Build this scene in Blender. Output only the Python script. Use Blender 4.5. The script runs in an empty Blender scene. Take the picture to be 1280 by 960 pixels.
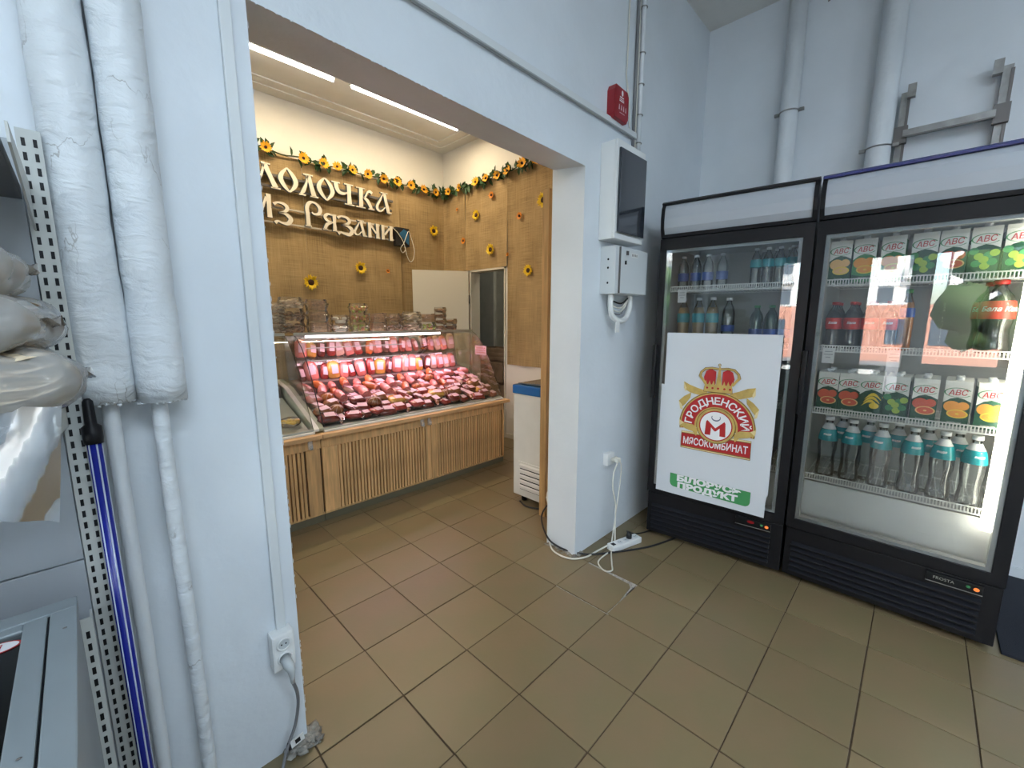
import bpy, bmesh, math, random
from mathutils import Vector, Matrix
random.seed(7)
S = bpy.context.scene
C = S.collection
PI = math.pi
R = math.radians
rnd = random.uniform

# ------------------------------------------------------------------ camera
cd = bpy.data.cameras.new('camera'); cam = bpy.data.objects.new('camera', cd); C.objects.link(cam)
cd.sensor_width = 36; cd.lens = 14.731; cd.clip_start = 0.02
_y, _p, _r = R(44.18), R(8.82), R(0.133)
_f = Vector((math.cos(_y)*math.cos(_p), math.sin(_y)*math.cos(_p), -math.sin(_p)))
_rt = Vector((math.sin(_y), -math.cos(_y), 0)); _up = _rt.cross(_f)
_r2 = math.cos(_r)*_rt + math.sin(_r)*_up; _u2 = -math.sin(_r)*_rt + math.cos(_r)*_up
_m = Matrix((_r2, _u2, -_f)).transposed().to_4x4(); _m.translation = (-0.690, -1.822, 1.368)
cam.matrix_world = _m
S.camera = cam

# ------------------------------------------------------------------ world, exposure
w = bpy.data.worlds.new('sky'); S.world = w; w.use_nodes = True
nt = w.node_tree; nt.nodes.clear()
wo = nt.nodes.new('ShaderNodeOutputWorld'); bg = nt.nodes.new('ShaderNodeBackground')
sky = nt.nodes.new('ShaderNodeTexSky'); sky.sky_type = 'NISHITA'; sky.sun_disc = False
sky.sun_elevation = R(40); sky.sun_rotation = R(120); sky.air_density = 1.0; sky.dust_density = 2.0
bg.inputs['Strength'].default_value = 2.2
nt.links.new(sky.outputs[0], bg.inputs[0]); nt.links.new(bg.outputs[0], wo.inputs[0])
S.view_settings.view_transform = 'Standard'; S.view_settings.look = 'None'
S.view_settings.gamma = 1; S.view_settings.use_curve_mapping = False
S.view_settings.exposure = 0.0
S.cycles.transparent_max_bounces = 24
S.cycles.max_bounces = 8
sd = bpy.data.lights.new('sun', 'SUN'); sd.energy = 34.0; sd.angle = R(1); sd.color = (1, .95, .86)
so = bpy.data.objects.new('sun', sd); C.objects.link(so); so.rotation_euler = (R(38), 0, R(70))

def area(name, loc, size, energy, color, rot=(0, 0, 0), parent=None):
    d = bpy.data.lights.new(name, 'AREA'); d.shape = 'RECTANGLE'; d.size, d.size_y = size
    d.energy = energy; d.color = color
    o = bpy.data.objects.new(name, d); C.objects.link(o); o.location = loc; o.rotation_euler = rot
    if parent: o.parent = parent
    return o
COOL = (0.72, 0.86, 1.0)
WARM = (1.0, 0.80, 0.52)
PINK = (1.0, 0.55, 0.70)
E_FRONT, E_BACK, E_CASE = 46, 20, 2.7
# window portals (sampling help only)
for (yy, sy, zz, sz) in ((-2.8, 3.2, 1.5, 1.5), (0.55, 1.3, 1.95, 1.5)):
    p = area('window_portal', (-3.24, yy, zz), (sz, sy), 1, (1, 1, 1), (0, R(-90), 0))
    p.data.cycles.is_portal = True

# ------------------------------------------------------------------ materials
MT = {}
def mat(name, col=(.8, .8, .8), rough=.5, metal=0, var=0, vscale=8, bump=0, bscale=60, emit=None, estr=0, coat=0, stretch=None, obvar=0, hue=None, trans=0, spec=.5, detail=4, objrand=True):
    m = bpy.data.materials.new(name); m.use_nodes = True; n = m.node_tree; N = n.nodes; L = n.links
    b = N['Principled BSDF']
    b.inputs['Roughness'].default_value = rough; b.inputs['Metallic'].default_value = metal
    b.inputs['Specular IOR Level'].default_value = spec
    b.inputs['Coat Weight'].default_value = coat; b.inputs['Transmission Weight'].default_value = trans
    c4 = (*col, 1)
    b.inputs['Base Color'].default_value = c4
    tc = N.new('ShaderNodeTexCoord'); mp = N.new('ShaderNodeMapping'); L.new(tc.outputs['Object'], mp.inputs[0])
    if stretch: mp.inputs['Scale'].default_value = stretch
    src = None
    if var or hue:
        no = N.new('ShaderNodeTexNoise'); no.inputs['Scale'].default_value = vscale; no.inputs['Detail'].default_value = detail
        L.new(mp.outputs[0], no.inputs['Vector'])
        mx = N.new('ShaderNodeMix'); mx.data_type = 'RGBA'
        rp = N.new('ShaderNodeMapRange'); rp.inputs[1].default_value = .35; rp.inputs[2].default_value = .65
        L.new(no.outputs['Fac'], rp.inputs[0]); L.new(rp.outputs[0], mx.inputs[0])
        a2 = hue if hue else tuple(c*(1-var) for c in col)
        mx.inputs[6].default_value = (*a2, 1); mx.inputs[7].default_value = c4 if hue else (*[min(1, c*(1+var*.5)) for c in col], 1)
        src = mx.outputs[2]
    if obvar:
        oi = N.new('ShaderNodeObjectInfo'); hs = N.new('ShaderNodeHueSaturation')
        mr = N.new('ShaderNodeMapRange'); mr.inputs[3].default_value = 1-obvar; mr.inputs[4].default_value = 1+obvar
        L.new(oi.outputs['Random'], mr.inputs[0]); L.new(mr.outputs[0], hs.inputs['Value'])
        if src: L.new(src, hs.inputs['Color'])
        else: hs.inputs['Color'].default_value = c4
        src = hs.outputs[0]
    if src: L.new(src, b.inputs['Base Color'])
    if bump:
        nb = N.new('ShaderNodeTexNoise'); nb.inputs['Scale'].default_value = bscale; nb.inputs['Detail'].default_value = 5
        L.new(mp.outputs[0], nb.inputs['Vector'])
        bu = N.new('ShaderNodeBump'); bu.inputs['Strength'].default_value = bump; bu.inputs['Distance'].default_value = .01
        L.new(nb.outputs['Fac'], bu.inputs['Height']); L.new(bu.outputs[0], b.inputs['Normal'])
    if emit:
        b.inputs['Emission Color'].default_value = (*emit, 1); b.inputs['Emission Strength'].default_value = estr
    MT[name] = m
    return m
def glassmat(name, tint=(1, 1, 1), rough=.02, refl=1.0, opac=0, ocol=(1, 1, 1), ior=1.45):
    """thin clear sheet: see-through tint mixed with a mirror reflection by Fresnel"""
    m = bpy.data.materials.new(name); m.use_nodes = True; n = m.node_tree; N = n.nodes; L = n.links
    for x in list(N):
        if x.type != 'OUTPUT_MATERIAL': N.remove(x)
    out = [x for x in N if x.type == 'OUTPUT_MATERIAL'][0]
    t = N.new('ShaderNodeBsdfTransparent'); t.inputs[0].default_value = (*tint, 1)
    g = N.new('ShaderNodeBsdfGlossy'); g.inputs['Roughness'].default_value = rough
    f = N.new('ShaderNodeFresnel'); f.inputs[0].default_value = ior
    k = N.new('ShaderNodeMath'); k.operation = 'MULTIPLY'; k.inputs[1].default_value = refl; k.use_clamp = True
    L.new(f.outputs[0], k.inputs[0])
    base = t.outputs[0]
    if opac:
        d = N.new('ShaderNodeBsdfDiffuse'); d.inputs[0].default_value = (*ocol, 1)
        mm = N.new('ShaderNodeMixShader'); mm.inputs[0].default_value = opac
        L.new(base, mm.inputs[1]); L.new(d.outputs[0], mm.inputs[2]); base = mm.outputs[0]
    mx = N.new('ShaderNodeMixShader')
    L.new(k.outputs[0], mx.inputs[0]); L.new(base, mx.inputs[1]); L.new(g.outputs[0], mx.inputs[2])
    L.new(mx.outputs[0], out.inputs[0]); MT[name] = m
    return m
def emat(name, col, strength):
    m = bpy.data.materials.new(name); m.use_nodes = True; N = m.node_tree.nodes
    for x in list(N):
        if x.type != 'OUTPUT_MATERIAL': N.remove(x)
    e = N.new('ShaderNodeEmission'); e.inputs[0].default_value = (*col, 1); e.inputs[1].default_value = strength
    m.node_tree.links.new(e.outputs[0], [x for x in N if x.type == 'OUTPUT_MATERIAL'][0].inputs[0]); MT[name] = m
    return m

mat('wall_paint', (.70, .745, .785), .40, var=.05, vscale=2.2, bump=.22, bscale=22)
mat('wall_cream', (.74, .72, .66), .6, var=.04, vscale=2, bump=.15, bscale=20)
mat('wall_grey', (.42, .42, .38), .7, var=.1)
mat('ceiling_paint', (.74, .73, .69), .7, var=.03, bump=.08, bscale=8)
mat('grout', (.085, .055, .032), .9, var=.3, vscale=20)
mat('tile_glaze', (.185, .148, .076), .36, var=.07, vscale=5, bump=.035, bscale=60, obvar=.07, hue=(.205, .146, .080))
mat('adhesive', (.42, .40, .37), .9, var=.35, vscale=60, bump=.8, bscale=120)
mat('rubble', (.34, .32, .28), .9, var=.45, vscale=25, bump=1, bscale=60)
mat('pipe_paint', (.70, .735, .765), .38, var=.05, vscale=6, bump=.25, bscale=35)
def wrap_paint():
    m = mat('pipe_wrap', (.71, .75, .78), .45, var=.04, vscale=5, bump=.0)
    N = m.node_tree.nodes; L = m.node_tree.links; b = N['Principled BSDF']
    tc = N.new('ShaderNodeTexCoord'); mp = N.new('ShaderNodeMapping'); mp.inputs['Scale'].default_value = (11, 11, 20); mp.inputs['Rotation'].default_value = (.45, .35, 0)
    L.new(tc.outputs['Object'], mp.inputs[0])
    no = N.new('ShaderNodeTexNoise'); no.inputs['Scale'].default_value = 1.6; no.inputs['Detail'].default_value = 6; no.inputs['Distortion'].default_value = .5
    L.new(mp.outputs[0], no.inputs['Vector'])
    bu = N.new('ShaderNodeBump'); bu.inputs['Strength'].default_value = .8; bu.inputs['Distance'].default_value = .011
    L.new(no.outputs['Fac'], bu.inputs['Height']); L.new(bu.outputs[0], b.inputs['Normal'])
    # old cracks in the paint skin
    mp2 = N.new('ShaderNodeMapping'); mp2.inputs['Scale'].default_value = (9, 9, 4.5); L.new(tc.outputs['Object'], mp2.inputs[0])
    wn = N.new('ShaderNodeTexNoise'); wn.inputs['Scale'].default_value = 2.5; wn.inputs['Detail'].default_value = 5; L.new(mp2.outputs[0], wn.inputs['Vector'])
    va = N.new('ShaderNodeVectorMath'); va.operation = 'MULTIPLY_ADD'; va.inputs[1].default_value = (.8, .8, .8); L.new(wn.outputs['Color'], va.inputs[0])
    oi = N.new('ShaderNodeObjectInfo'); vb = N.new('ShaderNodeVectorMath'); vb.operation = 'MULTIPLY_ADD'; vb.inputs[1].default_value = (37, 23, 11); L.new(oi.outputs['Location'], vb.inputs[0]); L.new(mp2.outputs[0], vb.inputs[2]); L.new(vb.outputs[0], va.inputs[2])
    vo = N.new('ShaderNodeTexVoronoi'); vo.feature = 'DISTANCE_TO_EDGE'; vo.inputs['Scale'].default_value = .8; L.new(va.outputs[0], vo.inputs['Vector'])
    m1 = N.new('ShaderNodeMapRange'); m1.inputs[1].default_value = .002; m1.inputs[2].default_value = .009; m1.inputs[3].default_value = 1; m1.inputs[4].default_value = 0; L.new(vo.outputs['Distance'], m1.inputs[0])
    n5 = N.new('ShaderNodeTexNoise'); n5.inputs['Scale'].default_value = 7; L.new(tc.outputs['Object'], n5.inputs['Vector'])
    m2 = N.new('ShaderNodeMapRange'); m2.inputs[1].default_value = .52; m2.inputs[2].default_value = .60; L.new(n5.outputs['Fac'], m2.inputs[0])
    mu = N.new('ShaderNodeMath'); mu.operation = 'MULTIPLY'; L.new(m1.outputs[0], mu.inputs[0]); L.new(m2.outputs[0], mu.inputs[1])
    mx = N.new('ShaderNodeMix'); mx.data_type = 'RGBA'; L.new(mu.outputs[0], mx.inputs[0]); mx.inputs[7].default_value = (.42, .43, .43, 1)
    src = b.inputs['Base Color'].links[0].from_socket; L.new(src, mx.inputs[6]); L.new(mx.outputs[2], b.inputs['Base Color'])
wrap_paint()
mat('white_plastic', (.78, .79, .78), .35)
mat('trunk_plastic', (.66, .69, .70), .4)
mat('grey_plastic', (.52, .55, .56), .4)
mat('box_paint', (.62, .65, .66), .38, bump=.05, bscale=200)
mat('dark_plastic', (.03, .035, .045), .12, coat=.6)
mat('black_metal', (.006, .0065, .008), .35, spec=.25)
mat('black_plastic', (.007, .007, .009), .42, spec=.25)
mat('louvre_black', (.014, .015, .019), .3, spec=.3)
mat('navy_trim', (.02, .03, .16), .35)
mat('canopy_white', (.40, .43, .47), .35)
mat('liner_white', (.46, .47, .46), .4)
mat('kick_lit_white', (.72, .73, .72), .4)  # same liner white made lighter, nearness to the light strip put into the colour
mat('gasket', (.36, .38, .38), .5)
mat('wire_white', (.78, .78, .74), .35)
mat('cable_white', (.72, .70, .62), .45)
mat('cable_grey', (.20, .20, .21), .5)
mat('cable_black', (.012, .012, .014), .45)
mat('red_plastic', (.30, .010, .018), .3)
mat('print_white', (.85, .83, .84), .6)
mat('print_pale', (.75, .55, .58), .6)
mat('galvanised', (.34, .34, .33), .38, metal=.75, var=.2, vscale=20)
mat('galv_dark', (.16, .15, .145), .45, metal=.6)
mat('wood_pale', (.70, .43, .19), .5, var=.22, vscale=4, stretch=(14, 14, 1.2), obvar=.14)
mat('wood_ledge', (.68, .42, .20), .42, var=.2, vscale=4, stretch=(1.2, 14, 14))
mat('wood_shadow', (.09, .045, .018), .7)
mat('wood_post', (.47, .29, .12), .5, var=.25, vscale=3, stretch=(16, 16, 1))
mat('plinth_green', (.13, .12, .075), .6)
mat('case_metal', (.42, .43, .38), .35, metal=.35)
mat('case_bumper', (.30, .32, .24), .45)
mat('case_dark', (.16, .13, .12), .3, metal=.3)
mat('case_white', (.70, .70, .66), .4)
mat('case_back', (.34, .31, .30), .18, metal=.7)
glassmat('clear_glass', (.97, .985, .98), .01, 1.0)
glassmat('door_glass', (.93, .95, .96), .0, 2.2)
glassmat('case_glass', (.96, .975, .96), .01, .35)
glassmat('edge_glass', (.55, .62, .50), .1, 1)
glassmat('clear_plastic', (.985, .985, .98), .08, 1.3, opac=.07, ocol=(.9, .88, .84))
glassmat('bag_film', (.99, .985, .975), .16, 1.1, opac=.32, ocol=(.92, .90, .86))
glassmat('soft_film', (.97, .97, .97), .35, 1.6, opac=.3, ocol=(.6, .64, .68))
glassmat('pet_clear', (.86, .90, .91), .05, 2.0, opac=.03)
glassmat('pet_green', (.25, .50, .42), .05, 1.6, opac=.05, ocol=(.1, .3, .22))
glassmat('strip_plastic', (.9, .92, .93), .1, 1.5, opac=.2)
mat('cola', (.02, .008, .006), .08)
mat('orange_drink', (.60, .20, .02), .15)
mat('amber_drink', (.42, .27, .10), .15)
mat('teal_label', (.01, .30, .34), .25, var=.25, vscale=20)
mat('blue_label', (.02, .07, .30), .35)
mat('red_label', (.60, .02, .015), .35)
mat('cap_white', (.75, .77, .78), .4)
mat('cap_green', (.03, .22, .07), .4)
mat('cap_red', (.5, .02, .02), .4)
mat('carton_white', (.80, .80, .74), .4)
mat('carton_green', (.006, .07, .028), .35)
mat('print_red', (.55, .015, .02), .5)
mat('print_green', (.05, .27, .09), .5)
mat('print_yellow', (.85, .60, .04), .5)
mat('print_orange', (.85, .33, .03), .5)
mat('print_apple', (.40, .55, .06), .5)
mat('print_tomato', (.65, .09, .03), .5)
mat('print_peach', (.85, .50, .18), .5)
mat('paper', (.62, .65, .69), .6, bump=.12, bscale=5)
mat('paper_plain', (.78, .78, .76), .6)
mat('em_red', (.42, .012, .015), .5)
mat('em_gold', (.52, .36, .10), .5, var=.2, vscale=20)
mat('em_gold_dark', (.20, .12, .025), .5)
mat('em_gold_light', (.70, .58, .30), .5)
mat('em_orange', (.62, .26, .05), .5)
mat('em_white', (.80, .80, .82), .5)
mat('em_grey', (.12, .13, .20), .5)
mat('sign_cream', (.74, .70, .60), .5)
mat('sign_side', (.10, .14, .17), .5)
mat('rail_paint', (.55, .50, .42), .5)
mat('psu_black', (.012, .012, .015), .5)
mat('psu_blue', (.02, .12, .26), .3)
mat('petal', (.82, .40, .012), .6, var=.15, vscale=30)
mat('petal_orange', (.72, .24, .015), .6)
mat('petal_yellow', (.86, .60, .02), .6)
mat('seed', (.05, .018, .008), .9, bump=.6, bscale=200)
mat('leaf_green', (.025, .075, .018), .6, var=.3)
mat('vine', (.05, .07, .02), .7)
mat('door_white', (.62, .60, .52), .5)
mat('freezer_white', (.66, .65, .60), .38, var=.03)
mat('freezer_blue', (.01, .11, .33), .35)
mat('freezer_lid', (.10, .12, .13), .15)
mat('chest_grey', (.25, .29, .31), .42, var=.04)
mat('shelf_grey', (.34, .37, .40), .5)
mat('shelf_dark', (.10, .10, .11), .5)
mat('upright_white', (.50, .52, .50), .42)
mat('pole_blue', (.012, .02, .26), .25)
mat('pole_stripe', (.55, .60, .72), .3)
mat('lavash', (.88, .78, .60), .8, var=.25, vscale=14, hue=(.70, .53, .33))
mat('cheese', (.85, .55, .10), .5, var=.2)
mat('mat_fabric', (.018, .022, .035), .95, bump=1, bscale=400)
mat('wafer', (.52, .32, .17), .8, var=.35, vscale=60)
mat('cookie_brown', (.42, .25, .13), .8, var=.5, vscale=60)
mat('cookie_pale', (.72, .60, .44), .8, var=.2, vscale=60)
mat('marshmallow', (.72, .69, .60), .8)
mat('candy_green', (.40, .48, .08), .6)
mat('candy_mix', (.55, .15, .10), .6, var=.4, vscale=60, hue=(.6, .45, .1))
mat('crate_brown', (.13, .09, .06), .7, var=.3)
mat('skirt_wood', (.4, .27, .13), .6)
mat('facade', (.80, .80, .80), .8)
mat('facade_brick', (.55, .27, .20), .8)
mat('facade_win', (.08, .11, .15), .15)
mat('tree_green', (.05, .10, .03), .8)
mat('ground', (.2, .2, .2), .9)
mat('win_frame', (.55, .57, .58), .5)
for nme, c, hu in (('meat_red', (.30, .035, .03), (.20, .02, .02)), ('meat_dark', (.15, .025, .022), (.08, .012, .012)), ('meat_pink', (.62, .20, .17), (.52, .15, .13)), ('meat_orange', (.60, .17, .04), (.42, .10, .03)), ('meat_brown', (.30, .12, .05), (.18, .06, .025)), ('meat_pale', (.60, .42, .33), (.5, .3, .24)), ('meat_yellow', (.70, .38, .08), (.5, .25, .05))):
    mat(nme, c, .22, hue=hu, vscale=35, coat=.5, obvar=.15)
mat('meat_cut', (.66, .27, .24), .3, hue=(.5, .12, .11), vscale=90)
mat('meat_label', (.66, .44, .49), .5, obvar=.12)
mat('casing_shine', (.5, .3, .25), .1, coat=1)
def burlap():
    m = mat('burlap', (.33, .235, .12), .95)
    N = m.node_tree.nodes; L = m.node_tree.links; b = N['Principled BSDF']
    tc = N.new('ShaderNodeTexCoord')
    ws = []
    for sc in ((1, 1, 60), (60, 60, 1)):
        mp = N.new('ShaderNodeMapping'); mp.inputs['Scale'].default_value = tuple(4*s for s in sc); L.new(tc.outputs['Object'], mp.inputs[0])
        n1 = N.new('ShaderNodeTexNoise'); n1.inputs['Scale'].default_value = 1; n1.inputs['Detail'].default_value = 3
        L.new(mp.outputs[0], n1.inputs['Vector']); ws.append(n1.outputs['Fac'])
    n3 = N.new('ShaderNodeTexNoise'); n3.inputs['Scale'].default_value = 3; n3.inputs['Detail'].default_value = 5; L.new(tc.outputs['Object'], n3.inputs['Vector'])
    ad = N.new('ShaderNodeMath'); ad.operation = 'ADD'; L.new(ws[0], ad.inputs[0]); L.new(ws[1], ad.inputs[1])
    ad2 = N.new('ShaderNodeMath'); ad2.operation = 'ADD'; L.new(ad.outputs[0], ad2.inputs[0]); L.new(n3.outputs['Fac'], ad2.inputs[1])
    rp = N.new('ShaderNodeValToRGB'); rp.color_ramp.elements[0].color = (.22, .15, .068, 1); rp.color_ramp.elements[1].color = (.49, .35, .175, 1)
    mr = N.new('ShaderNodeMapRange'); mr.inputs[1].default_value = 1.1; mr.inputs[2].default_value = 1.9; L.new(ad2.outputs[0], mr.inputs[0])
    L.new(mr.outputs[0], rp.inputs[0]); L.new(rp.outputs[0], b.inputs['Base Color'])
    bu = N.new('ShaderNodeBump'); bu.inputs['Strength'].default_value = .4; bu.inputs['Distance'].default_value = .004; L.new(ad.outputs[0], bu.inputs['Height']); L.new(bu.outputs[0], b.inputs['Normal'])
burlap()

# ------------------------------------------------------------------ mesh builder
class B:
    def __init__(s): s.v = []; s.f = []; s.m = []; s.s = []
    def add(s, vs, fs, mi=0, sm=False):
        o = len(s.v); s.v += [tuple(v) for v in vs]
        for f in fs: s.f.append(tuple(i+o for i in f)); s.m.append(mi); s.s.append(sm)
        return s
    def box(s, x0, x1, y0, y1, z0, z1, mi=0, bev=0):
        if x0 > x1: x0, x1 = x1, x0
        if y0 > y1: y0, y1 = y1, y0
        if z0 > z1: z0, z1 = z1, z0
        if bev:
            bm = bmesh.new(); bmesh.ops.create_cube(bm, size=1)
            for v in bm.verts: v.co = ((x0+x1)/2+v.co.x*(x1-x0), (y0+y1)/2+v.co.y*(y1-y0), (z0+z1)/2+v.co.z*(z1-z0))
            bmesh.ops.bevel(bm, geom=bm.edges[:], offset=bev, segments=2, affect='EDGES', profile=.6)
            bm.verts.index_update()
            s.add([v.co.copy() for v in bm.verts], [[v.index for v in f.verts] for f in bm.faces], mi, False); bm.free(); return s
        vs = [(x, y, z) for z in (z0, z1) for y in (y0, y1) for x in (x0, x1)]
        return s.add(vs, [(0, 2, 3, 1), (4, 5, 7, 6), (0, 1, 5, 4), (2, 6, 7, 3), (0, 4, 6, 2), (1, 3, 7, 5)], mi)
    def lathe(s, prof, n=16, c=(0, 0, 0), mi=0, sm=True, sx=1, sy=1, cap=True):
        vs = []
        for r, z in prof:
            for k in range(n):
                a = 2*PI*k/n; vs.append((c[0]+r*sx*math.cos(a), c[1]+r*sy*math.sin(a), c[2]+z))
        fs = []
        for j in range(len(prof)-1):
            for k in range(n):
                k2 = (k+1) % n; fs.append((j*n+k, j*n+k2, (j+1)*n+k2, (j+1)*n+k))
        s.add(vs, fs, mi, sm)
        if cap:
            o = len(s.v)-len(vs); L = len(prof)-1
            s.f.append(tuple(o+k for k in reversed(range(n)))); s.m.append(mi); s.s.append(False)
            s.f.append(tuple(o+L*n+k for k in range(n))); s.m.append(mi); s.s.append(False)
        return s
    def tube(s, pts, r, n=8, mi=0, sm=True, closed=False, cap=True):
        P = [Vector(p) for p in pts]; N = len(P); rr = r if isinstance(r, (list, tuple)) else [r]*N
        vs = []; T0 = None
        for i, p in enumerate(P):
            t = (P[min(i+1, N-1)]-P[max(i-1, 0)]).normalized()
            if T0 is None:
                u = t.orthogonal().normalized()
            else:
                u = T0 - t*T0.dot(t)
                u = u.normalized() if u.length > 1e-6 else t.orthogonal().normalized()
            T0 = u; wv = t.cross(u)
            for k in range(n):
                a = 2*PI*k/n; vs.append(p+(u*math.cos(a)+wv*math.sin(a))*rr[i])
        fs = [(j*n+k, j*n+(k+1) % n, (j+1)*n+(k+1) % n, (j+1)*n+k) for j in range(N-1) for k in range(n)]
        s.add(vs, fs, mi, sm)
        if cap:
            o = len(s.v)-len(vs)
            s.f.append(tuple(o+k for k in reversed(range(n)))); s.m.append(mi); s.s.append(False)
            s.f.append(tuple(o+(N-1)*n+k for k in range(n))); s.m.append(mi); s.s.append(False)
        return s
    def prism(s, poly, d0, d1, axis='y', mi=0, side=None):
        """poly in the plane across AXIS, pushed from d0 to d1"""
        def P(a, b, d): return {'y': (a, d, b), 'x': (d, a, b), 'z': (a, b, d)}[axis]
        n = len(poly)
        vs = [P(a, b, d0) for a, b in poly]+[P(a, b, d1) for a, b in poly]
        s.add(vs, [tuple(range(n)), tuple(reversed(range(n, 2*n)))], mi)
        o = len(s.v)-2*n
        for i in range(n):
            j = (i+1) % n; s.f.append((o+i, o+n+i, o+n+j, o+j)); s.m.append(mi if side is None else side); s.s.append(False)
        return s
    def grid(s, fn, nu, nv, mi=0, sm=True):
        vs = [fn(i/nu, j/nv) for j in range(nv+1) for i in range(nu+1)]
        fs = [(j*(nu+1)+i, j*(nu+1)+i+1, (j+1)*(nu+1)+i+1, (j+1)*(nu+1)+i) for j in range(nv) for i in range(nu)]
        return s.add(vs, fs, mi, sm)
    def ball(s, c, r, n=10, m=7, mi=0, noise=0):
        prof = [(max(1e-4, math.sin(PI*j/m)), -math.cos(PI*j/m)) for j in range(m+1)]
        st = len(s.v)
        s.lathe([(p[0], p[1]) for p in prof], n, (0, 0, 0), mi, True, cap=False)
        for i in range(st, len(s.v)):
            x, y, z = s.v[i]; k = 1+rnd(-noise, noise); s.v[i] = (c[0]+x*r[0]*k, c[1]+y*r[1]*k, c[2]+z*r[2]*k)
        return s
    def flat(s, poly, y=0, mi=0): # flat print facing -y in x,z
        return s.add([(a, y, b) for a, b in poly], [tuple(range(len(poly)))], mi)
    def strip(s, pa, pb, y=0, mi=0):
        n = len(pa)
        return s.add([(a, y, b) for a, b in pa]+[(a, y, b) for a, b in pb], [(i, i+1, n+i+1, n+i) for i in range(n-1)], mi)
    def xf(s, M, start=0):
        for i in range(start, len(s.v)): s.v[i] = tuple(M @ Vector(s.v[i]))
        return s
    def mesh(s, name, mats):
        me = bpy.data.meshes.new(name); me.from_pydata(s.v, [], s.f)
        for k in (mats if isinstance(mats, (list, tuple)) else [mats]): me.materials.append(MT[k])
        me.polygons.foreach_set('material_index', s.m); me.polygons.foreach_set('use_smooth', s.s)
        me.update(); return me
    def obj(s, name, mats, parent=None, loc=(0, 0, 0), rot=(0, 0, 0)):
        o = bpy.data.objects.new(name, s.mesh(name, mats)); C.objects.link(o)
        o.parent = parent; o.location = loc; o.rotation_euler = rot
        return o
def mobj(name, me, parent=None, loc=(0, 0, 0), rot=(0, 0, 0)):
    o = bpy.data.objects.new(name, me); C.objects.link(o); o.parent = parent; o.location = loc; o.rotation_euler = rot; return o
def tag(o, label, cat, group=None):
    o['label'] = label; o['category'] = cat
    if group: o['group'] = group
    return o
def thing(name, label, cat, loc=(0, 0, 0), rz=0, group=None, rot=None):
    o = bpy.data.objects.new(name, None); C.objects.link(o); o.location = loc
    o.rotation_euler = rot if rot else (0, 0, rz); o.empty_display_size = .05
    return tag(o, label, cat, group)
def struct(o, parent=None):
    o['kind'] = 'structure'; return o
def stuff(o): o['kind'] = 'stuff'; return o
def dup(root, loc, rot=None, label=None, group=None, scale=None):
    r = root.copy(); C.objects.link(r); r.location = loc
    if rot is not None: r.rotation_euler = rot
    if scale is not None: r.scale = scale
    if label: r['label'] = label
    if group: r['group'] = group
    for ch in list(root.children):
        c = ch.copy(); C.objects.link(c); c.parent = r
        for g in ch.children:
            d = g.copy(); C.objects.link(d); d.parent = c
    return r
def text2d(txt, size, shear=0, sx=1, bold=0):
    """outline letters as 2D verts and faces, centred on 0, 0"""
    c = bpy.data.curves.new('t', 'FONT'); c.body = txt; c.size = size; c.shear = shear; c.offset = bold; c.resolution_u = 3
    o = bpy.data.objects.new('t', c); C.objects.link(o)
    bpy.context.view_layer.update(); dg = bpy.context.evaluated_depsgraph_get()
    m = bpy.data.meshes.new_from_object(o.evaluated_get(dg))
    vs = [(v.co.x*sx, v.co.y) for v in m.vertices]; fs = [tuple(p.vertices) for p in m.polygons]
    bpy.data.objects.remove(o); bpy.data.curves.remove(c); bpy.data.meshes.remove(m)
    if vs:
        x0 = min(v[0] for v in vs); x1 = max(v[0] for v in vs); y0 = min(v[1] for v in vs); y1 = max(v[1] for v in vs)
        vs = [(a-(x0+x1)/2, b-(y0+y1)/2) for a, b in vs]
        return vs, fs, x1-x0, y1-y0
    return [], [], 0, 0
def put_text(b, txt, size, cx, cz, y=0, mi=0, ang=0, shear=0, sx=1, fit=None, bold=0):
    vs, fs, wd, h = text2d(txt, size, shear, sx, bold)
    k = fit/wd if fit and wd else 1
    ca, sa = math.cos(ang), math.sin(ang)
    b.add([(cx+(x*k*ca-z*sa), y, cz+(x*k*sa+z*ca)) for x, z in vs], fs, mi)
    return wd*k
def circ(cx, cz, r, n=28, a0=0, a1=2*PI, rz=None):
    rz = rz or r
    full = abs(a1-a0-2*PI) < 1e-6
    return [(cx+r*math.cos(a0+(a1-a0)*k/(n if full else n-1)), cz+rz*math.sin(a0+(a1-a0)*k/(n if full else n-1))) for k in range(n)]
ORD = ['first', 'second', 'third', 'fourth', 'fifth', 'sixth', 'seventh', 'eighth', 'ninth', 'tenth', 'eleventh', 'twelfth', 'thirteenth', 'fourteenth', 'fifteenth', 'sixteenth', 'seventeenth', 'eighteenth', 'nineteenth', 'twentieth', 'twenty-first', 'twenty-second', 'twenty-third']
def catmull(pts, k=8):
    P = [Vector(p) for p in pts]; out = []
    for i in range(len(P)-1):
        a = P[max(i-1, 0)]; b = P[i]; c = P[i+1]; d = P[min(i+2, len(P)-1)]
        for j in range(k):
            t = j/k; out.append(.5*((2*b)+(-a+c)*t+(2*a-5*b+4*c-d)*t*t+(-a+3*b-3*c+d)*t**3))
    out.append(P[-1]); return out

# ================================================================== structure
WX = 2.68; WL = -3.2; WY = -.507; WYB = -.30; BY = 2.646; CZ = 3.39; RY = -5.0
JL, JR, LZ = -.305, 1.192, 2.15
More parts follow.
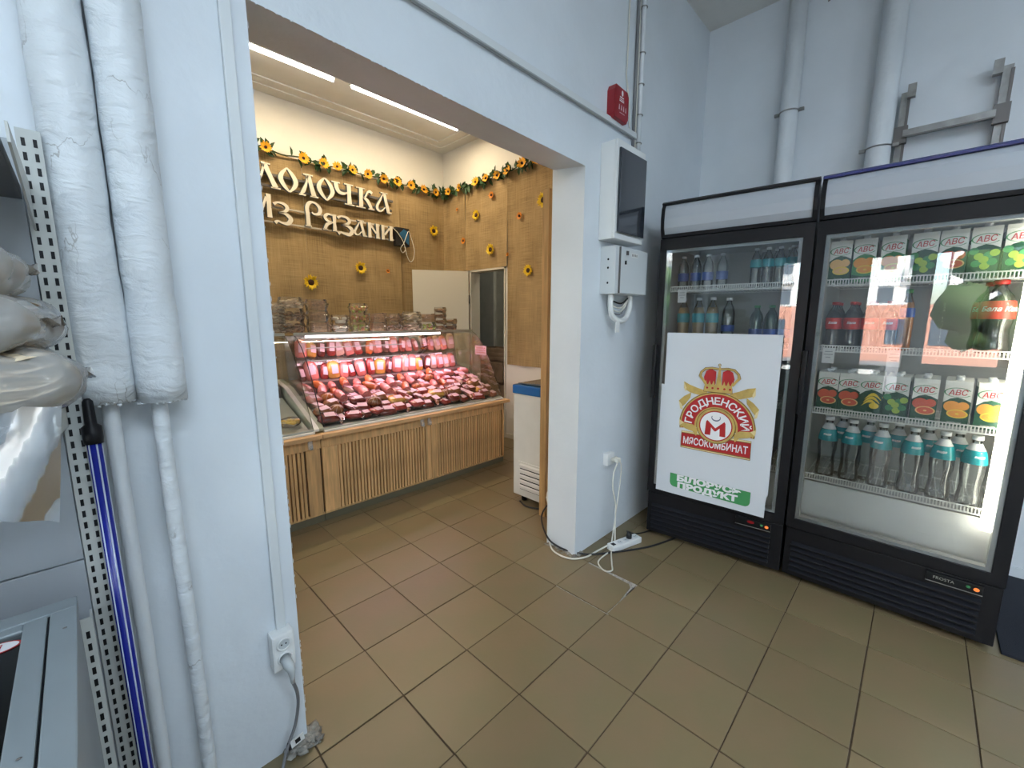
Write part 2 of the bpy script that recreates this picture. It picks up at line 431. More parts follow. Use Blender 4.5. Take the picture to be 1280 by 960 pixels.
# floor: slab, tiles laid one by one, a joined field beyond
fl = struct(B().box(WL-.2, 4.9, RY-.2, 3.4, -.12, -.004).obj('floor', 'grout'))
tb = B().box(-.1478, .1478, -.1478, .1478, -.008, 0, 0, .0016); tile_me = tb.mesh('tile', 'tile_glaze')
field = B(); cnt = 0
for i in range(-11, 17):
    for j in range(-17, 12):
        x, y = i*.3+.15, j*.3+.15
        if x > 4.8 or (x > WX+.1 and y < 1.2) or y > 2.6: continue
        if WL < x and -.3-.15 < y < -.3 and False: continue
        seen = (-1.0 < x < 2.8 and -2.7 < y < .95) or (2.0 < x < 3.1 and .9 < y < 2.3)
        if seen and cnt < 230:
            if i == 3 and j == -3:
                t = B().prism([(-.147, -.149), (-.03, -.149), (.10, -.135), (.121, -.118), (.134, .147), (-.147, .147)], -.008, .003, 'z').obj('tile', 'tile_glaze', fl, (x, y, 0)); continue
            t = mobj('tile', tile_me, fl, (x+rnd(-.0008, .0008), y+rnd(-.0008, .0008), rnd(-.0008, .0002)), (R(rnd(-.12, .12)), R(rnd(-.12, .12)), R(rnd(-.12, .12)))); cnt += 1
        else:
            field.box(x-.1478, x+.1478, y-.1478, y+.1478, -.008, 0)
stuff(field.obj('tile_field', 'tile_glaze', fl))
B().box(.9, 1.2, -.91, -.6, -.004, -.002).obj('adhesive_bed', 'adhesive', fl)
ridge = B()
for k in range(16): ridge.box(1.16, 1.199, -.89+k*.018, -.882+k*.018, -.004, -.0005)
for k in range(6): ridge.box(1.12-k*.01, 1.18, -.905+k*.0, -.897, -.004, -.001)
stuff(ridge.obj('adhesive_ridges', 'adhesive', fl))

# partition wall with the wide opening
pw = B()
pw.box(WL, JL, WY, WYB, 0, CZ); pw.box(JR, WX, WY, WYB, 0, CZ); pw.add([(JL, WY, 2.166), (JR, WY, 2.135), (JR, WYB, 2.163), (JL, WYB, 2.18), (JL, WY, CZ), (JR, WY, CZ), (JR, WYB, CZ), (JL, WYB, CZ)], [(0, 3, 2, 1), (4, 5, 6, 7), (0, 1, 5, 4), (2, 3, 7, 6), (1, 2, 6, 5), (0, 4, 7, 3)])
pw = struct(pw.obj('wall_partition', 'wall_paint'))
# chipped plaster arris along opening edges
chip = B()
for k in range(60):
    z = rnd(.1, LZ); x = JL+.002; s_ = rnd(.0005, .0012)
    chip.ball((x, WY+.001, z), (s_, s_*.7, s_*rnd(3, 8)), 5, 4, 0, .3)
    z = rnd(.05, LZ); s_ = rnd(.0006, .0016); chip.ball((JR-.001, WY+.001, z), (s_, s_*.7, s_*rnd(1, 3)), 5, 4, 0, .3)
for k in range(50):
    x = rnd(JL, JR); s_ = rnd(.001, .0025); chip.ball((x, WY+.001, 2.166-.031*(x-JL)/(JR-JL)), (s_*rnd(1, 3), s_*.7, s_), 5, 4, 0, .3)
stuff(chip.obj('plaster_chips', 'wall_paint', pw))
rb = B()
for k in range(110):
    s_ = rnd(.004, .016); rb.ball((JL+rnd(-.06, .03), WY+rnd(-.045, .02), rnd(-.004, .012)), (s_*1.3, s_*1.2, s_*.4), 6, 4, 0, .35)
for k in range(50):
    s_ = rnd(.003, .010); rb.ball((JR+rnd(-.02, .06), WY+rnd(-.02, .01), rnd(-.003, .006)), (s_*1.2, s_, s_*.6), 6, 4, 0, .35)
for k in range(40):
    s_ = rnd(.003, .010); rb.ball((JR+rnd(-.025, .01), rnd(WY, WYB), rnd(-.003, .004)), (s_, s_*1.3, s_*.6), 6, 4, 0, .35)
rbo = stuff(rb.obj('rubble', 'rubble')); tag(rbo, 'crumbled grey mortar along the foot of the opening jambs', 'rubble')
# far side wall with small doorway, back wall, others
DY0, DY1, DZ = 1.545, 2.143, 1.935
wr = B(); wr.box(WX, WX+.12, RY, DY0, 0, CZ); wr.box(WX, WX+.12, DY1, BY+.12, 0, CZ); wr.box(WX, WX+.12, DY0, DY1, DZ, CZ)
struct(wr.obj('wall_right', 'wall_paint'))
struct(B().box(WL-.15, WX, BY, BY+.12, 0, CZ).obj('wall_back', 'wall_cream'))
cr = B(); cr.box(WX-.004, WX, WYB, DY0, 0, CZ); cr.box(WX-.004, WX, DY1, BY, 0, CZ); cr.box(WX-.004, WX, DY0, DY1, DZ, CZ)
cr.box(WL, JL-.0, WYB, WYB+.004, 0, CZ); cr.box(JR, WX-.004, WYB, WYB+.004, 0, CZ); cr.box(JL, JR, WYB, WYB+.004, 2.185, CZ)
struct(cr.obj('wall_back_room_lining', 'wall_cream'))
struct(B().box(WL-.15, WX+.12, RY-.12, RY, 0, CZ).obj('wall_rear', 'wall_paint'))
wl = B()
wins = [(-4.4, -1.82, .75, 2.25), (-1.68, -1.2, .35, 2.25), (-.1, 1.2, 1.2, 2.7)]
wl.box(WL-.15, WL, RY, -4.4, 0, CZ); wl.box(WL-.15, WL, -1.82, -1.68, 0, CZ); wl.box(WL-.15, WL, -1.2, -.1, 0, CZ); wl.box(WL-.15, WL, 1.2, BY, 0, CZ)
for a, b_, z0, z1 in wins: wl.box(WL-.15, WL, a, b_, 0, z0); wl.box(WL-.15, WL, a, b_, z1, CZ)
struct(wl.obj('wall_left', 'wall_paint'))
for n_, (a, b_, z0, z1) in enumerate(wins):
    wn = B(); k = max(1, round((b_-a)/1.1))
    wn.box(WL-.1, WL-.04, a, b_, z0, z0+.06); wn.box(WL-.1, WL-.04, a, b_, z1-.06, z1)
    for q in range(k+1):
        yq = a+(b_-a)*q/k; wn.box(WL-.1, WL-.04, max(a, yq-.035), min(b_, yq+.035), z0+.06, z1-.06)
    wf = struct(wn.obj('window_%d' % (n_+1), 'win_frame'))
    for q in range(k):
        y0 = a+(b_-a)*q/k+.03; y1 = a+(b_-a)*(q+1)/k-.03
        B().box(WL-.075, WL-.069, y0, y1, z0+.05, z1-.05).obj('pane', 'clear_glass', wf)
cl = struct(B().box(WL-.15, 4.9, RY-.12, 3.4, CZ, CZ+.1).obj('ceiling', 'ceiling_paint'))
co = B()
co.box(WL, WX, BY-.24, BY, CZ-.012, CZ); co.box(WX-.24, WX, WYB+.01, BY-.24, CZ-.012, CZ)
co.box(WL, WX, BY-.13, BY, CZ-.022, CZ-.012); co.box(WX-.13, WX, WYB+.01, BY-.13, CZ-.022, CZ-.012)
struct(co.obj('trim_cornice', 'ceiling_paint'))
# corridor behind doorway
cb = B(); cb.box(4.6, 4.7, 1.0, 3.4, 0, CZ); cb.box(WX+.12, 4.6, 3.2, 3.3, 0, CZ); cb.box(WX+.12, 4.6, 1.0, 1.1, 0, CZ); cb.box(3.15, 3.2, 2.25, 3.2, 0, CZ); cb.box(WX, WX+.12, BY+.12, 3.3, 0, CZ)
struct(cb.obj('wall_corridor', 'wall_grey'))
area('corridor_fill', (3.3, 1.6, 3.2), (.3, .3), 9, (1, .9, .7))  # added fill with no fixture, lightens the dark corridor
# door frame and open leaf
df = B()
df.box(WX-.02, WX+.12, DY0, DY0+.018, 0, DZ); df.box(WX-.02, WX+.12, DY1-.018, DY1, 0, DZ); df.box(WX-.02, WX+.12, DY0, DY1, DZ-.018, DZ)
struct(df.obj('trim_doorway', 'door_white'))
dr = bpy.data.objects.new('door_1', None); C.objects.link(dr); dr['kind'] = 'structure'
dr.location = (WX-.03, DY1+.01, 0); dr.rotation_euler = (0, 0, math.atan2(.35, -.56)-PI)
ang = dr.rotation_euler[2]
B().box(-.66, -.005, -.02, .02, .02, 1.93, 0, .003).obj('door_leaf', 'door_white', dr)
hg = B()
for z in (.3, 1.55): hg.lathe([(.008, 0), (.008, .1)], 8, (0, -.02, z))
hg.obj('hinge', 'galv_dark', dr)
B().box(-.63, -.5, -.05, -.03, 1.0, 1.015, 0, .004).obj('door_handle', 'galvanised', dr)
# white low skirting at foot of wall past doorway
struct(B().box(WX-.016, WX-.004, WYB+.01, DY0, 0, .05).obj('baseboard_right', 'door_white'))
struct(B().box(WX-.012, WX, RY, -.51, 0, .06).obj('baseboard_far', 'wall_paint'))

# ---- street outside the windows (seen only in reflections)
struct(B().box(-60, WL-.4, -50, 50, -1.2, -1.0).obj('ground_street', 'ground'))
for (x, y0, y1, h, m_, lab) in ((-46, -45, -3, 24, 'facade', 'long white apartment block across the street with rows of windows'), (-28, -9, 1, 3.2, 'facade_brick', 'low brick shop across the street in front of the white blocks'), (-44, -2, 22, 24, 'facade', 'tall white block across the street past the longer one')):
    bt = thing('apartment_building', lab, 'building', (x, (y0+y1)/2, -1))
    hw = (y1-y0)/2; B().box(-8, 0, -hw, hw, 0, h).obj('wall', m_, bt)
    wb = B(); n = int(hw*2/1.8)
    for i in range(n):
        for j in range(int(h/2.8)): wb.box(0, .03, -hw+.5+i*1.8, -hw+1.5+i*1.8, 1+j*2.8, 2.4+j*2.8)
    stuff(wb.obj('windows', 'facade_win', bt))
    bb = B()
    for i in range(0, n, 3):
        for j in range(1, int(h/2.8)): bb.box(0, .5, -hw+.3+i*1.8, -hw+1.8+i*1.8, .1+j*2.8, .9+j*2.8)
    stuff(bb.obj('balconies', 'win_frame', bt))
for (x, y, lab) in ((-12, -3.4, 'round street tree across from the shop window'), (-13, -8.5, 'street tree in front of the pale apartment block'), (-12, 2.2, 'street tree in front of the brick block')):
    tt = thing('street_tree', lab, 'tree', (x, y, -1), group='trees outside')
    B().tube([(0, 0, 0), (0, 0, 2.2)], .12).obj('trunk', 'wood_shadow', tt)
    cb_ = B()
    for k in range(26): cb_.ball((rnd(-1, 1), rnd(-1, 1), rnd(1.9, 3.9)), (rnd(.3, .6),)*3, 7, 5, 0, .25)
    stuff(cb_.obj('foliage', 'tree_green', tt))

# ---- ceiling lamps
def tube_lamp(x0, x1, y, z, col, e, label, group, strength):
    t = thing('ceiling_lamp', label, 'lamp', ((x0+x1)/2, y, z), group=group); h = (x1-x0)/2
    B().box(-h, h, -.025, .025, .0, .03).obj('lamp_body', 'white_plastic', t)
    B().tube([(-h+.01, 0, -.012), (h-.01, 0, -.012)], .015).obj('lamp_tube', strength, t)
    area('lamp_light', (0, 0, -.03), (2*h, .05), e, col, parent=t)
emat('tube_warm', (1, .95, .85), 14); emat('tube_cool', (.85, .93, 1), 10); emat('tube_case', (1, .86, .90), 9); emat('led_strip', (1, .93, .74), 16)
tube_lamp(-.15, 1.045, 1.955, CZ-.03, WARM, E_BACK, 'white ceiling tube lamp meeting the second tube above the sign', 'back room tube lamps', 'tube_warm')
tube_lamp(1.18, 2.35, 1.94, CZ-.03, WARM, E_BACK, 'white ceiling tube lamp toward the small back doorway', 'back room tube lamps', 'tube_warm')
tube_lamp(-2.9, -1.0, 1.2, CZ-.03, WARM, E_BACK, 'ceiling tube lamp in the window end of the back room', 'back room tube lamps', 'tube_warm')
for x, y, a in ((-.9, -2.9, 'near the shelving'), (.1, -4.1, 'in the shop centre'), (-2.2, -4.2, 'by the rear corner')):
    tube_lamp(x-.6, x+.6, y, CZ-.03, COOL, E_FRONT, 'cool white ceiling tube lamp '+a, 'shop tube lamps', 'tube_cool')

# ================================================================== pipes and wall fittings, front room
def vpipe(name, label, x, y, r, z0, z1, m='pipe_paint', taper=None, group=None, wob=0, n=20, seg=2):
    b = B(); pts = []; rs = []
    for k in range(seg+1):
        z = (z1-z0)*k/seg; pts.append((wob*math.sin(z*3.1+x*9), wob*.6*math.cos(z*2.3), z)); rs.append(r*(1+(rnd(-.03, .03) if seg > 3 else 0)+(.07 if seg == 46 and z < .24 else 0)))
    b.tube(pts, rs, n); o = b.obj(name, m, None, (x, y, z0)); tag(o, label, 'pipe', group); return o
vpipe('insulated_pipe', 'thick white wrapped riser pipe beside the slotted shelf upright', -.660, -.562, .0445, 1.188, CZ, 'pipe_wrap', seg=46, n=28)
vpipe('insulated_pipe', 'thick white wrapped riser pipe nearer the opening, split wrap near its foot', -.568, -.562, .0445, 1.180, CZ, 'pipe_wrap', seg=46, n=28)
vpipe('heating_pipe', 'thin white riser pipe coming out below the wrapped pipe beside the shelf', -.6575, -.560, .0145, 0, 1.2, wob=.0015, seg=24)
vpipe('heating_pipe', 'thin rough white riser pipe below the wrapped pipe nearer the opening', -.572, -.558, .0160, 0, 1.2, 'pipe_wrap', wob=.004, seg=24)
ds = []
for (x, y, r) in ((-.660, -.562, .0445), (-.568, -.562, .0445)):
    e = B()
    for k in range(26):
        a = k/26*2*PI; s_ = rnd(.0015, .004); e.ball((math.cos(a)*r*.97, math.sin(a)*r*.97, rnd(-.005, .002)), (s_*1.6, s_*1.6, s_), 5, 4, 0, .4)
    stuff(tag(e.obj('torn_wrap_edge', 'pipe_paint', None, (x, y, 1.188 if x < -.6 else 1.181)), 'ragged torn plaster edge under the wrapped pipe '+('beside the shelf upright' if x < -.6 else 'nearer the opening'), 'debris'))
def clamp(parent_x, y, r, z, label, grp, lean=1):
    t = thing('pipe_clamp', label, 'clamp', (parent_x, y, z), group=grp)
    b = B(); b.tube([(-(r+.002)*math.cos(a), (r+.002)*math.sin(a), 0) for a in [PI*k/10-PI for k in range(21)]], .004, 6); b.obj('clamp_ring', 'galvanised', t)
    pass
# two drain pipes behind fridges, on the far wall (axis Y)
for (y, r, lab, zc) in ((-1.068, .050, 'thick white vertical pipe above the cooler with the paper sheet', 2.66), (-1.530, .056, 'thickest white vertical pipe above the lit cooler beside the metal bracket', 2.33)):
    vpipe('drain_pipe', lab, WX-.09, y, r, 0.0, CZ)
    t = thing('pipe_clamp', 'thin metal clamp around the '+('pipe beside the bracket' if r > .05 else 'pipe above the papered cooler'), 'clamp', (WX-.09, y, zc), group='pipe clamps behind the coolers')
    B().tube([((r+.003)*math.cos(a), (r+.003)*math.sin(a), 0) for a in [2*PI*k/24 for k in range(25)]], .004, 6, cap=False).obj('clamp_ring', 'galvanised', t)
    B().box(-.01, .01, r, r+.03, -.008, .008).obj('screw_lug', 'galvanised', t); B().box(-.01, .01, -r-.03, -r, -.008, .008).obj('screw_lug', 'galvanised', t)
o = B().tube([(WX-.01, -1.2, 3.26), (WX-.012, -1.45, 3.36)], .004).obj('wall_cable', 'cable_grey'); tag(o, 'thin grey cable on the far wall between the two drain pipes', 'cable')

# AC bracket frame
t = thing('wall_bracket', 'galvanised steel wall bracket frame behind the lit cooler', 'bracket', (WX, -1.615, 1.865))
def rail(y, nm, flip):
    b = B(); b.box(-.05, -.004, y-.018, y+.018, 0, .74); b.box(-.056, -.05, y-.022, y-.010, 0, .72, 1); b.obj(nm, ['galvanised', 'galv_dark'], t)
    p = B(); p.box(-.085, -.05, y-flip*.03-.012, y-flip*.03+.022, .70, .765); p.obj('end_plate', 'galvanised', t)
    p = B(); p.box(-.075, -.045, y-.028, y+.028, .47, .56); p.obj('joint_plate', 'galv_dark', t)
rail(0, 'upright_rail', 1); rail(-.37, 'upright_rail', -1)
cbb = B(); cbb.box(-.085, -.05, -.35, -.01, .50, .535); cbb.box(-.09, -.085, -.35, -.01, .495, .502, 1); cbb.obj('cross_bar', ['galvanised', 'galv_dark'], t)

# trunking
t = B().box(-1.4, 1.33, -.022, 0, -.014, .014, 0, .002).box(-1.4, 1.33, -.0225, -.012, -.020, -.0145, 1).obj('cable_trunking', ['trunk_plastic', 'gasket'], None, (0.33, WY, 2.405)); t.location = (.33, WY, 2.405)
tag(t, 'long horizontal white cable trunking above the opening', 'trunking')
t = B().box(-.013, .013, -.015, 0, 0, 2.94, 0, .002).obj('cable_trunking', 'trunk_plastic', None, (-.356, WY, .436)); tag(t, 'vertical white trunking strip running down to the double socket', 'trunking')
# conduit at inner corner
t = thing('conduit_pipe', 'thin white vertical conduit with clips above the meter cabinet', 'pipe', (1.685, WY-.02, 2.27))
B().tube([(0, 0, 0), (0, 0, 1.12)], .014, 12).obj('pipe_body', 'pipe_paint', t)
for z in (.10, .25, .41, .57, .8): B().tube([(.017*math.cos(a), .017*math.sin(a), z) for a in [2*PI*k/14 for k in range(15)]], .003, 5, cap=False).obj('clip', 'galvanised', t)
t = B().tube([(0, 0, 0), (0, 0, .6), (.0, 0, 1.1)], .009, 8).obj('wall_cable', 'cable_grey', None, (1.640, WY-.011, 2.29)); tag(t, 'dark grey cable running up beside the thin conduit', 'cable')
t = B().tube([(.02, 0, 0), (.02, 0, .6), (.0, 0, 1.1)], .006, 8).obj('wall_cable', 'cable_white', None, (1.642, WY-.010, 2.29)); tag(t, 'pale cable running up between grey cable and conduit', 'cable')
t = B().tube(catmull([(1.60, WY-.008, 2.41), (1.585, WY-.008, 2.55), (1.545, WY-.008, 2.68), (1.548, WY-.008, 2.78), (1.55, WY-.008, 3.38)]), .004, 6).obj('wall_cable', 'cable_white'); tag(t, 'thin loose white cable above the red alarm box', 'cable')

# red alarm box
t = thing('alarm_box', 'small red fire alarm box on the wall above the opening corner', 'alarm', (1.385, WY, 2.415))
b = B(); b.prism([(0, 0), (.115, -.005), (.13, .02), (.13, .13), (.115, .15), (.0, .155), (-.012, .13), (-.012, .02)], -.045, 0); b.obj('housing', 'red_plastic', t)
b = B()
b.flat(circ(.063, .128, .009, 14, rz=.014), -.0458, 0)
for z, w_, mi in ((.104, .03, 0), (.094, .036, 1), (.086, .036, 0)): b.flat([(.063-w_/2-.01, z), (.063+w_/2, z), (.063+w_/2, z+.005), (.063-w_/2-.01, z+.005)], -.0458, mi)
for k in range(4): b.flat([(.03+k*.022, .045), (.041+k*.022, .045), (.038+k*.022, .07), (.033+k*.022, .07)], -.0458, 1)
b.flat([(.04, .03), (.09, .03), (.09, .033), (.04, .033)], -.0458, 1)
b.obj('printed_symbols', ['print_white', 'print_pale'], t)

# consumer unit with smoked door
t = thing('fuse_cabinet', 'white wall cabinet with a smoked dark door on the wall by the cooler', 'cabinet', (1.33, WY, 1.79))
b = B(); b.box(0, .30, -.085, 0, 0, .49, 0, .006); b.box(.0, .30, -.10, -.085, 0, .03, 0, .004); b.box(0, .30, -.10, -.085, .455, .49, 0, .004); b.box(0, .02, -.10, -.085, .03, .455); b.obj('housing', 'white_plastic', t)
b = B(); b.box(.015, .297, -.112, -.1005, .035, .45, 0, .004); b.obj('door', 'dark_plastic', t)
b = B(); b.box(.02, .29, -.0995, -.098, .12, .128); b.obj('din_edge', 'black_plastic', t)
t2 = thing('junction_box', 'grey metal junction box under the smoked fuse cabinet', 'junction box', (1.36, WY, 1.505))
b = B(); b.box(0, .345, -.095, 0, 0, .255, 0, .004); b.obj('housing', 'box_paint', t2)
b = B(); b.box(.035, .34, -.105, -.0955, .005, .25, 0, .003); b.box(.034, .037, -.106, -.0955, .005, .25, 1); b.obj('door', ['box_paint', 'galv_dark'], t2)
b = B()
for z in (.06, .14, .185): b.ball((-.001, -.05, z), (.003, .006, .006), 8, 5)
b.obj('side_screw', 'black_plastic', t2)
b = B(); b.lathe([(.006, 0), (.006, .02)], 8, (.085, -.108, .16)); b.obj('lock', 'black_plastic', t2)
b = B(); b.flat([(.09, .21), (.12, .212), (.12, .235), (.09, .233)], -.1062, 0); b.flat([(.15, .205), (.22, .205), (.22, .228), (.15, .228)], -.1062, 1)
for q in range(4): b.flat([(.155+q*.016, .21), (.163+q*.016, .21), (.163+q*.016, .223), (.155+q*.016, .223)], -.1068, 0)
b.obj('sticker', ['galv_dark', 'paper_plain'], t2)
t = thing('conduit_loop', 'thick white corrugated conduit looping below the grey junction box', 'conduit', (1.40, WY-.05, 1.504))
pts = catmull([(0, 0, 0), (-.002, 0, -.06), (.02, 0, -.115), (.09, -.005, -.145), (.17, 0, -.13), (.22, .005, -.08), (.235, .01, 0)], 12)
b = B(); b.tube(pts, [.0165 if k % 2 else .0145 for k in range(len(pts))], 12); b.obj('conduit_hose', 'white_plastic', t)
for dz, m_ in ((-.03, 'cable_black'), (-.055, 'cable_white'), (-.075, 'cable_white'), (-.09, 'cable_grey')):
    B().tube(catmull([(.02, .02, -.002), (.05, .02, dz), (.14, .015, dz-.015), (.23, .02, dz*.3), (.25, .02, -.002)]), .0045, 6).obj('cable', m_, t)
B().box(.03, .07, -.022, -.018, -.21, -.15).obj('paper_tag', 'paper_plain', t)

# sockets
def socket_face(b, cx, cz, r, y, mi_f=0, mi_d=1):
    b.lathe([(r, 0), (r, .001)], 20, (0, 0, 0), mi_d); s0 = len(b.v)-40
    for i in range(s0, len(b.v)):
        x, yy, z = b.v[i]; b.v[i] = (cx+x, y-z, cz+yy)
    b.tube([(cx+r*math.cos(a), y-.002, cz+r*math.sin(a)) for a in [2*PI*k/20 for k in range(21)]], .003, 6, mi_f, cap=False)
t = thing('wall_socket', 'white double wall socket at the foot of the vertical trunking', 'socket', (-.392, WY, .318))
B().box(0, .062, -.042, 0, 0, .118, 0, .006).obj('housing', 'white_plastic', t)
for cz in (.085, .038):
    b = B(); socket_face(b, .031, cz, .018, -.0425); s_ = b.obj('socket_face', ['white_plastic', 'grey_plastic'], t)
    for dx in (-.006, .006): B().ball((.031+dx, -.044, cz), (.0025, .001, .0025), 8, 5).obj('contact_hole', 'black_plastic', s_)
t = thing('power_cable', 'grey plug and cable hanging from the double socket to the floor', 'cable', (-.361, WY-.044, .356))
b = B(); b.tube([(0, 0, 0), (0, -.028, -.006), (.004, -.034, -.02), (.006, -.03, -.05), (.008, -.028, -.07)], [.014, .015, .011, .007, .006], 12); b.obj('plug', 'grey_plastic', t)
B().tube(catmull([(.008, -.028, -.07), (.020, -.015, -.12), (.024, .0, -.18), (.012, .006, -.25), (-.015, .0, -.30), (-.04, -.02, -.347)]), .0048, 8).obj('cord', 'cable_grey', t)
b = B(); b.box(-.055, -.008, -.001, .001, -.312, -.285, 0); b.box(-.056, -.048, -.0015, .0015, -.313, -.284, 1); b.box(-.035, -.02, -.0018, .0018, -.306, -.291, 1); b.obj('cable_tag', ['paper_plain', 'cable_black'], t, rot=(0, R(-8), 0))
# socket by the cooler
t = thing('wall_socket', 'small cream wall socket low on the wall beside the papered cooler', 'socket', (1.461, WY, .486))
B().box(0, .075, -.035, 0, 0, .075, 0, .005).obj('housing', 'white_plastic', t)
t = thing('power_cable', 'white plugs with two cables hanging from the cream socket', 'cable', (1.51, WY-.036, .52))
for dx in (0, .03):
    b = B(); b.tube([(dx, 0, 0), (dx, -.03, -.002), (dx-.006, -.04, -.015)], [.012, .013, .006], 10); b.obj('plug', 'cable_white', t)
B().tube(catmull([(-.006, -.04, -.015), (-.035, -.035, -.07), (-.04, -.035, -.16), (-.01, -.04, -.27), (-.03, -.055, -.40), (-.07, -.08, -.50), (-.14, -.10, -.512), (-.25, -.17, -.514), (-.30, -.20, -.514), (-.33, -.17, -.514), (-.28, -.1, -.514), (-.16, -.09, -.513)]), .0042, 8).obj('cord', 'cable_white', t)
B().tube(catmull([(.024, -.04, -.015), (.05, -.035, -.05), (.045, -.035, -.15), (.01, -.04, -.28), (-.03, -.05, -.38), (-.09, -.07, -.49), (-.14, -.085, -.508)]), .0036, 8).obj('cord', 'cable_white', t)
# power strip
t = thing('power_strip', 'white extension block with sockets on the floor by the papered cooler', 'power strip', (1.385, -.627, 0), math.atan2(-.062, .2)+.04)
b = B(); b.box(0, .235, -.03, .03, 0, .036, 0, .006); b.obj('housing', 'white_plastic', t)
b = B(); b.box(.012, .035, -.012, .012, .036, .038, 0); b.obj('switch', 'cable_black', t)
for x in (.075, .125, .205):
    b = B(); b.lathe([(.018, 0), (.018, .0012)], 18, (x, 0, .036), 0); b.ball((x-.005, 0, .0375), (.003, .003, .001), 8, 4, 1); b.ball((x+.007, 0, .0375), (.003, .003, .001), 8, 4, 1); b.obj('socket_face', ['trunk_plastic', 'cable_black'], t)
t = thing('power_cable', 'black plug in the white extension block with its cable behind', 'cable', (1.385+.155, -.627-.036, .037))
B().tube([(0, 0, 0), (0, 0, .02), (.012, .012, .03)], [.017, .017, .009], 12).obj('plug', 'cable_black', t)
B().tube(catmull([(.012, .012, .03), (.05, .04, .01), (.13, .02, -.031), (.24, -.03, -.031)]), .004, 8).obj('cord', 'cable_black', t)
t = B().tube(catmull([(1.85, -.86, .006), (1.62, -.79, .006), (1.49, -.725, .006), (1.38, -.655, .006), (1.27, -.575, .006), (1.215, -.5, .008), (1.178, -.40, .02), (1.165, -.32, .06), (1.24, -.21, .12), (1.38, -.14, .13)]), .0055, 8).obj('floor_cable', 'cable_black'); tag(t, 'black cable on the floor from freezer around the jamb to the coolers', 'cable')
t = B().tube(catmull([(1.395, -.60, .02), (1.30, -.575, .006), (1.22, -.565, .006), (1.15, -.52, .006), (1.13, -.44, .006), (1.165, -.35, .006), (1.27, -.25, .04), (1.36, -.18, .10), (1.40, -.12, .18)]), .005, 8).obj('floor_cable', 'cable_white'); tag(t, 'white cable on the floor curving around the jamb of the opening', 'cable')
# entrance mat and navy floor area beyond cooler
t = B().box(1.83, 2.66, -3.4, -2.20, 0.0, .012, 0, .003).obj('floor_mat', 'mat_fabric'); tag(t, 'dark navy floor mat beyond the lit cooler', 'mat')

# ================================================================== coolers
def bottle_mesh(r, h, neck=.3, waist=0, n=14):
    """body profile for a soft drink bottle"""
    p = [(r*.55, 0), (r*.92, .004), (r, .02)]
    if waist:
        p += [(r, h*.12), (r*.93, h*.2), (r*.86, h*.3), (r*.9, h*.4), (r, h*.48)]
    else:
        for k in range(3): p += [(r*.97, h*(.12+k*.1)), (r, h*(.15+k*.1))]
    p += [(r, h*.62), (r*.97, h*.68), (r*.8, h*.78), (r*.5, h*.86), (r*.36, h*.90), (r*.36, h*.95)]
    return p
def bottle(name, label, r, h, body, cap, lab, lz, liquid=None, waist=0, loc=(0, 0, 0), group=None, text=None):
    t = thing(name, label, 'bottle', loc, group=group)
    p = bottle_mesh(r, h, waist=waist)
    B().lathe(p, 14).obj('bottle_body', body, t)
    if liquid:
        q = [(max(.001, a-.0015), z+.002) for a, z in p if z < h*.82]; B().lathe(q, 12).obj('drink', liquid, t)
    B().lathe([(r*.45, h*.94), (r*.45, h*.995), (r*.40, h)], 12).obj('cap', cap, t)
    def rad(z):
        for (a, z0), (c_, z1) in zip(p, p[1:]):
            if z0 <= z <= z1: return a+(c_-a)*(z-z0)/max(1e-6, z1-z0)
        return r
    zs = [lz[0]+(lz[1]-lz[0])*k/4 for k in range(5)]
    b = B(); b.lathe([(rad(z*h)+.0012, z*h) for z in zs], 16, cap=False)
    lo = b.obj('label_band', lab, t)
    if text:
        tx, col, size = text
        tb_ = B(); put_text(tb_, tx, size, 0, 0, 0, 0, shear=.3, bold=.0006)
        rr = r+.0022; zc = (lz[0]+lz[1])/2*h+.004
        tb_.v = [(rr*math.sin(x/rr), -rr*math.cos(x/rr), z+zc) for x, _, z in tb_.v]
        tb_.obj('label_print', col, lo)
    return t
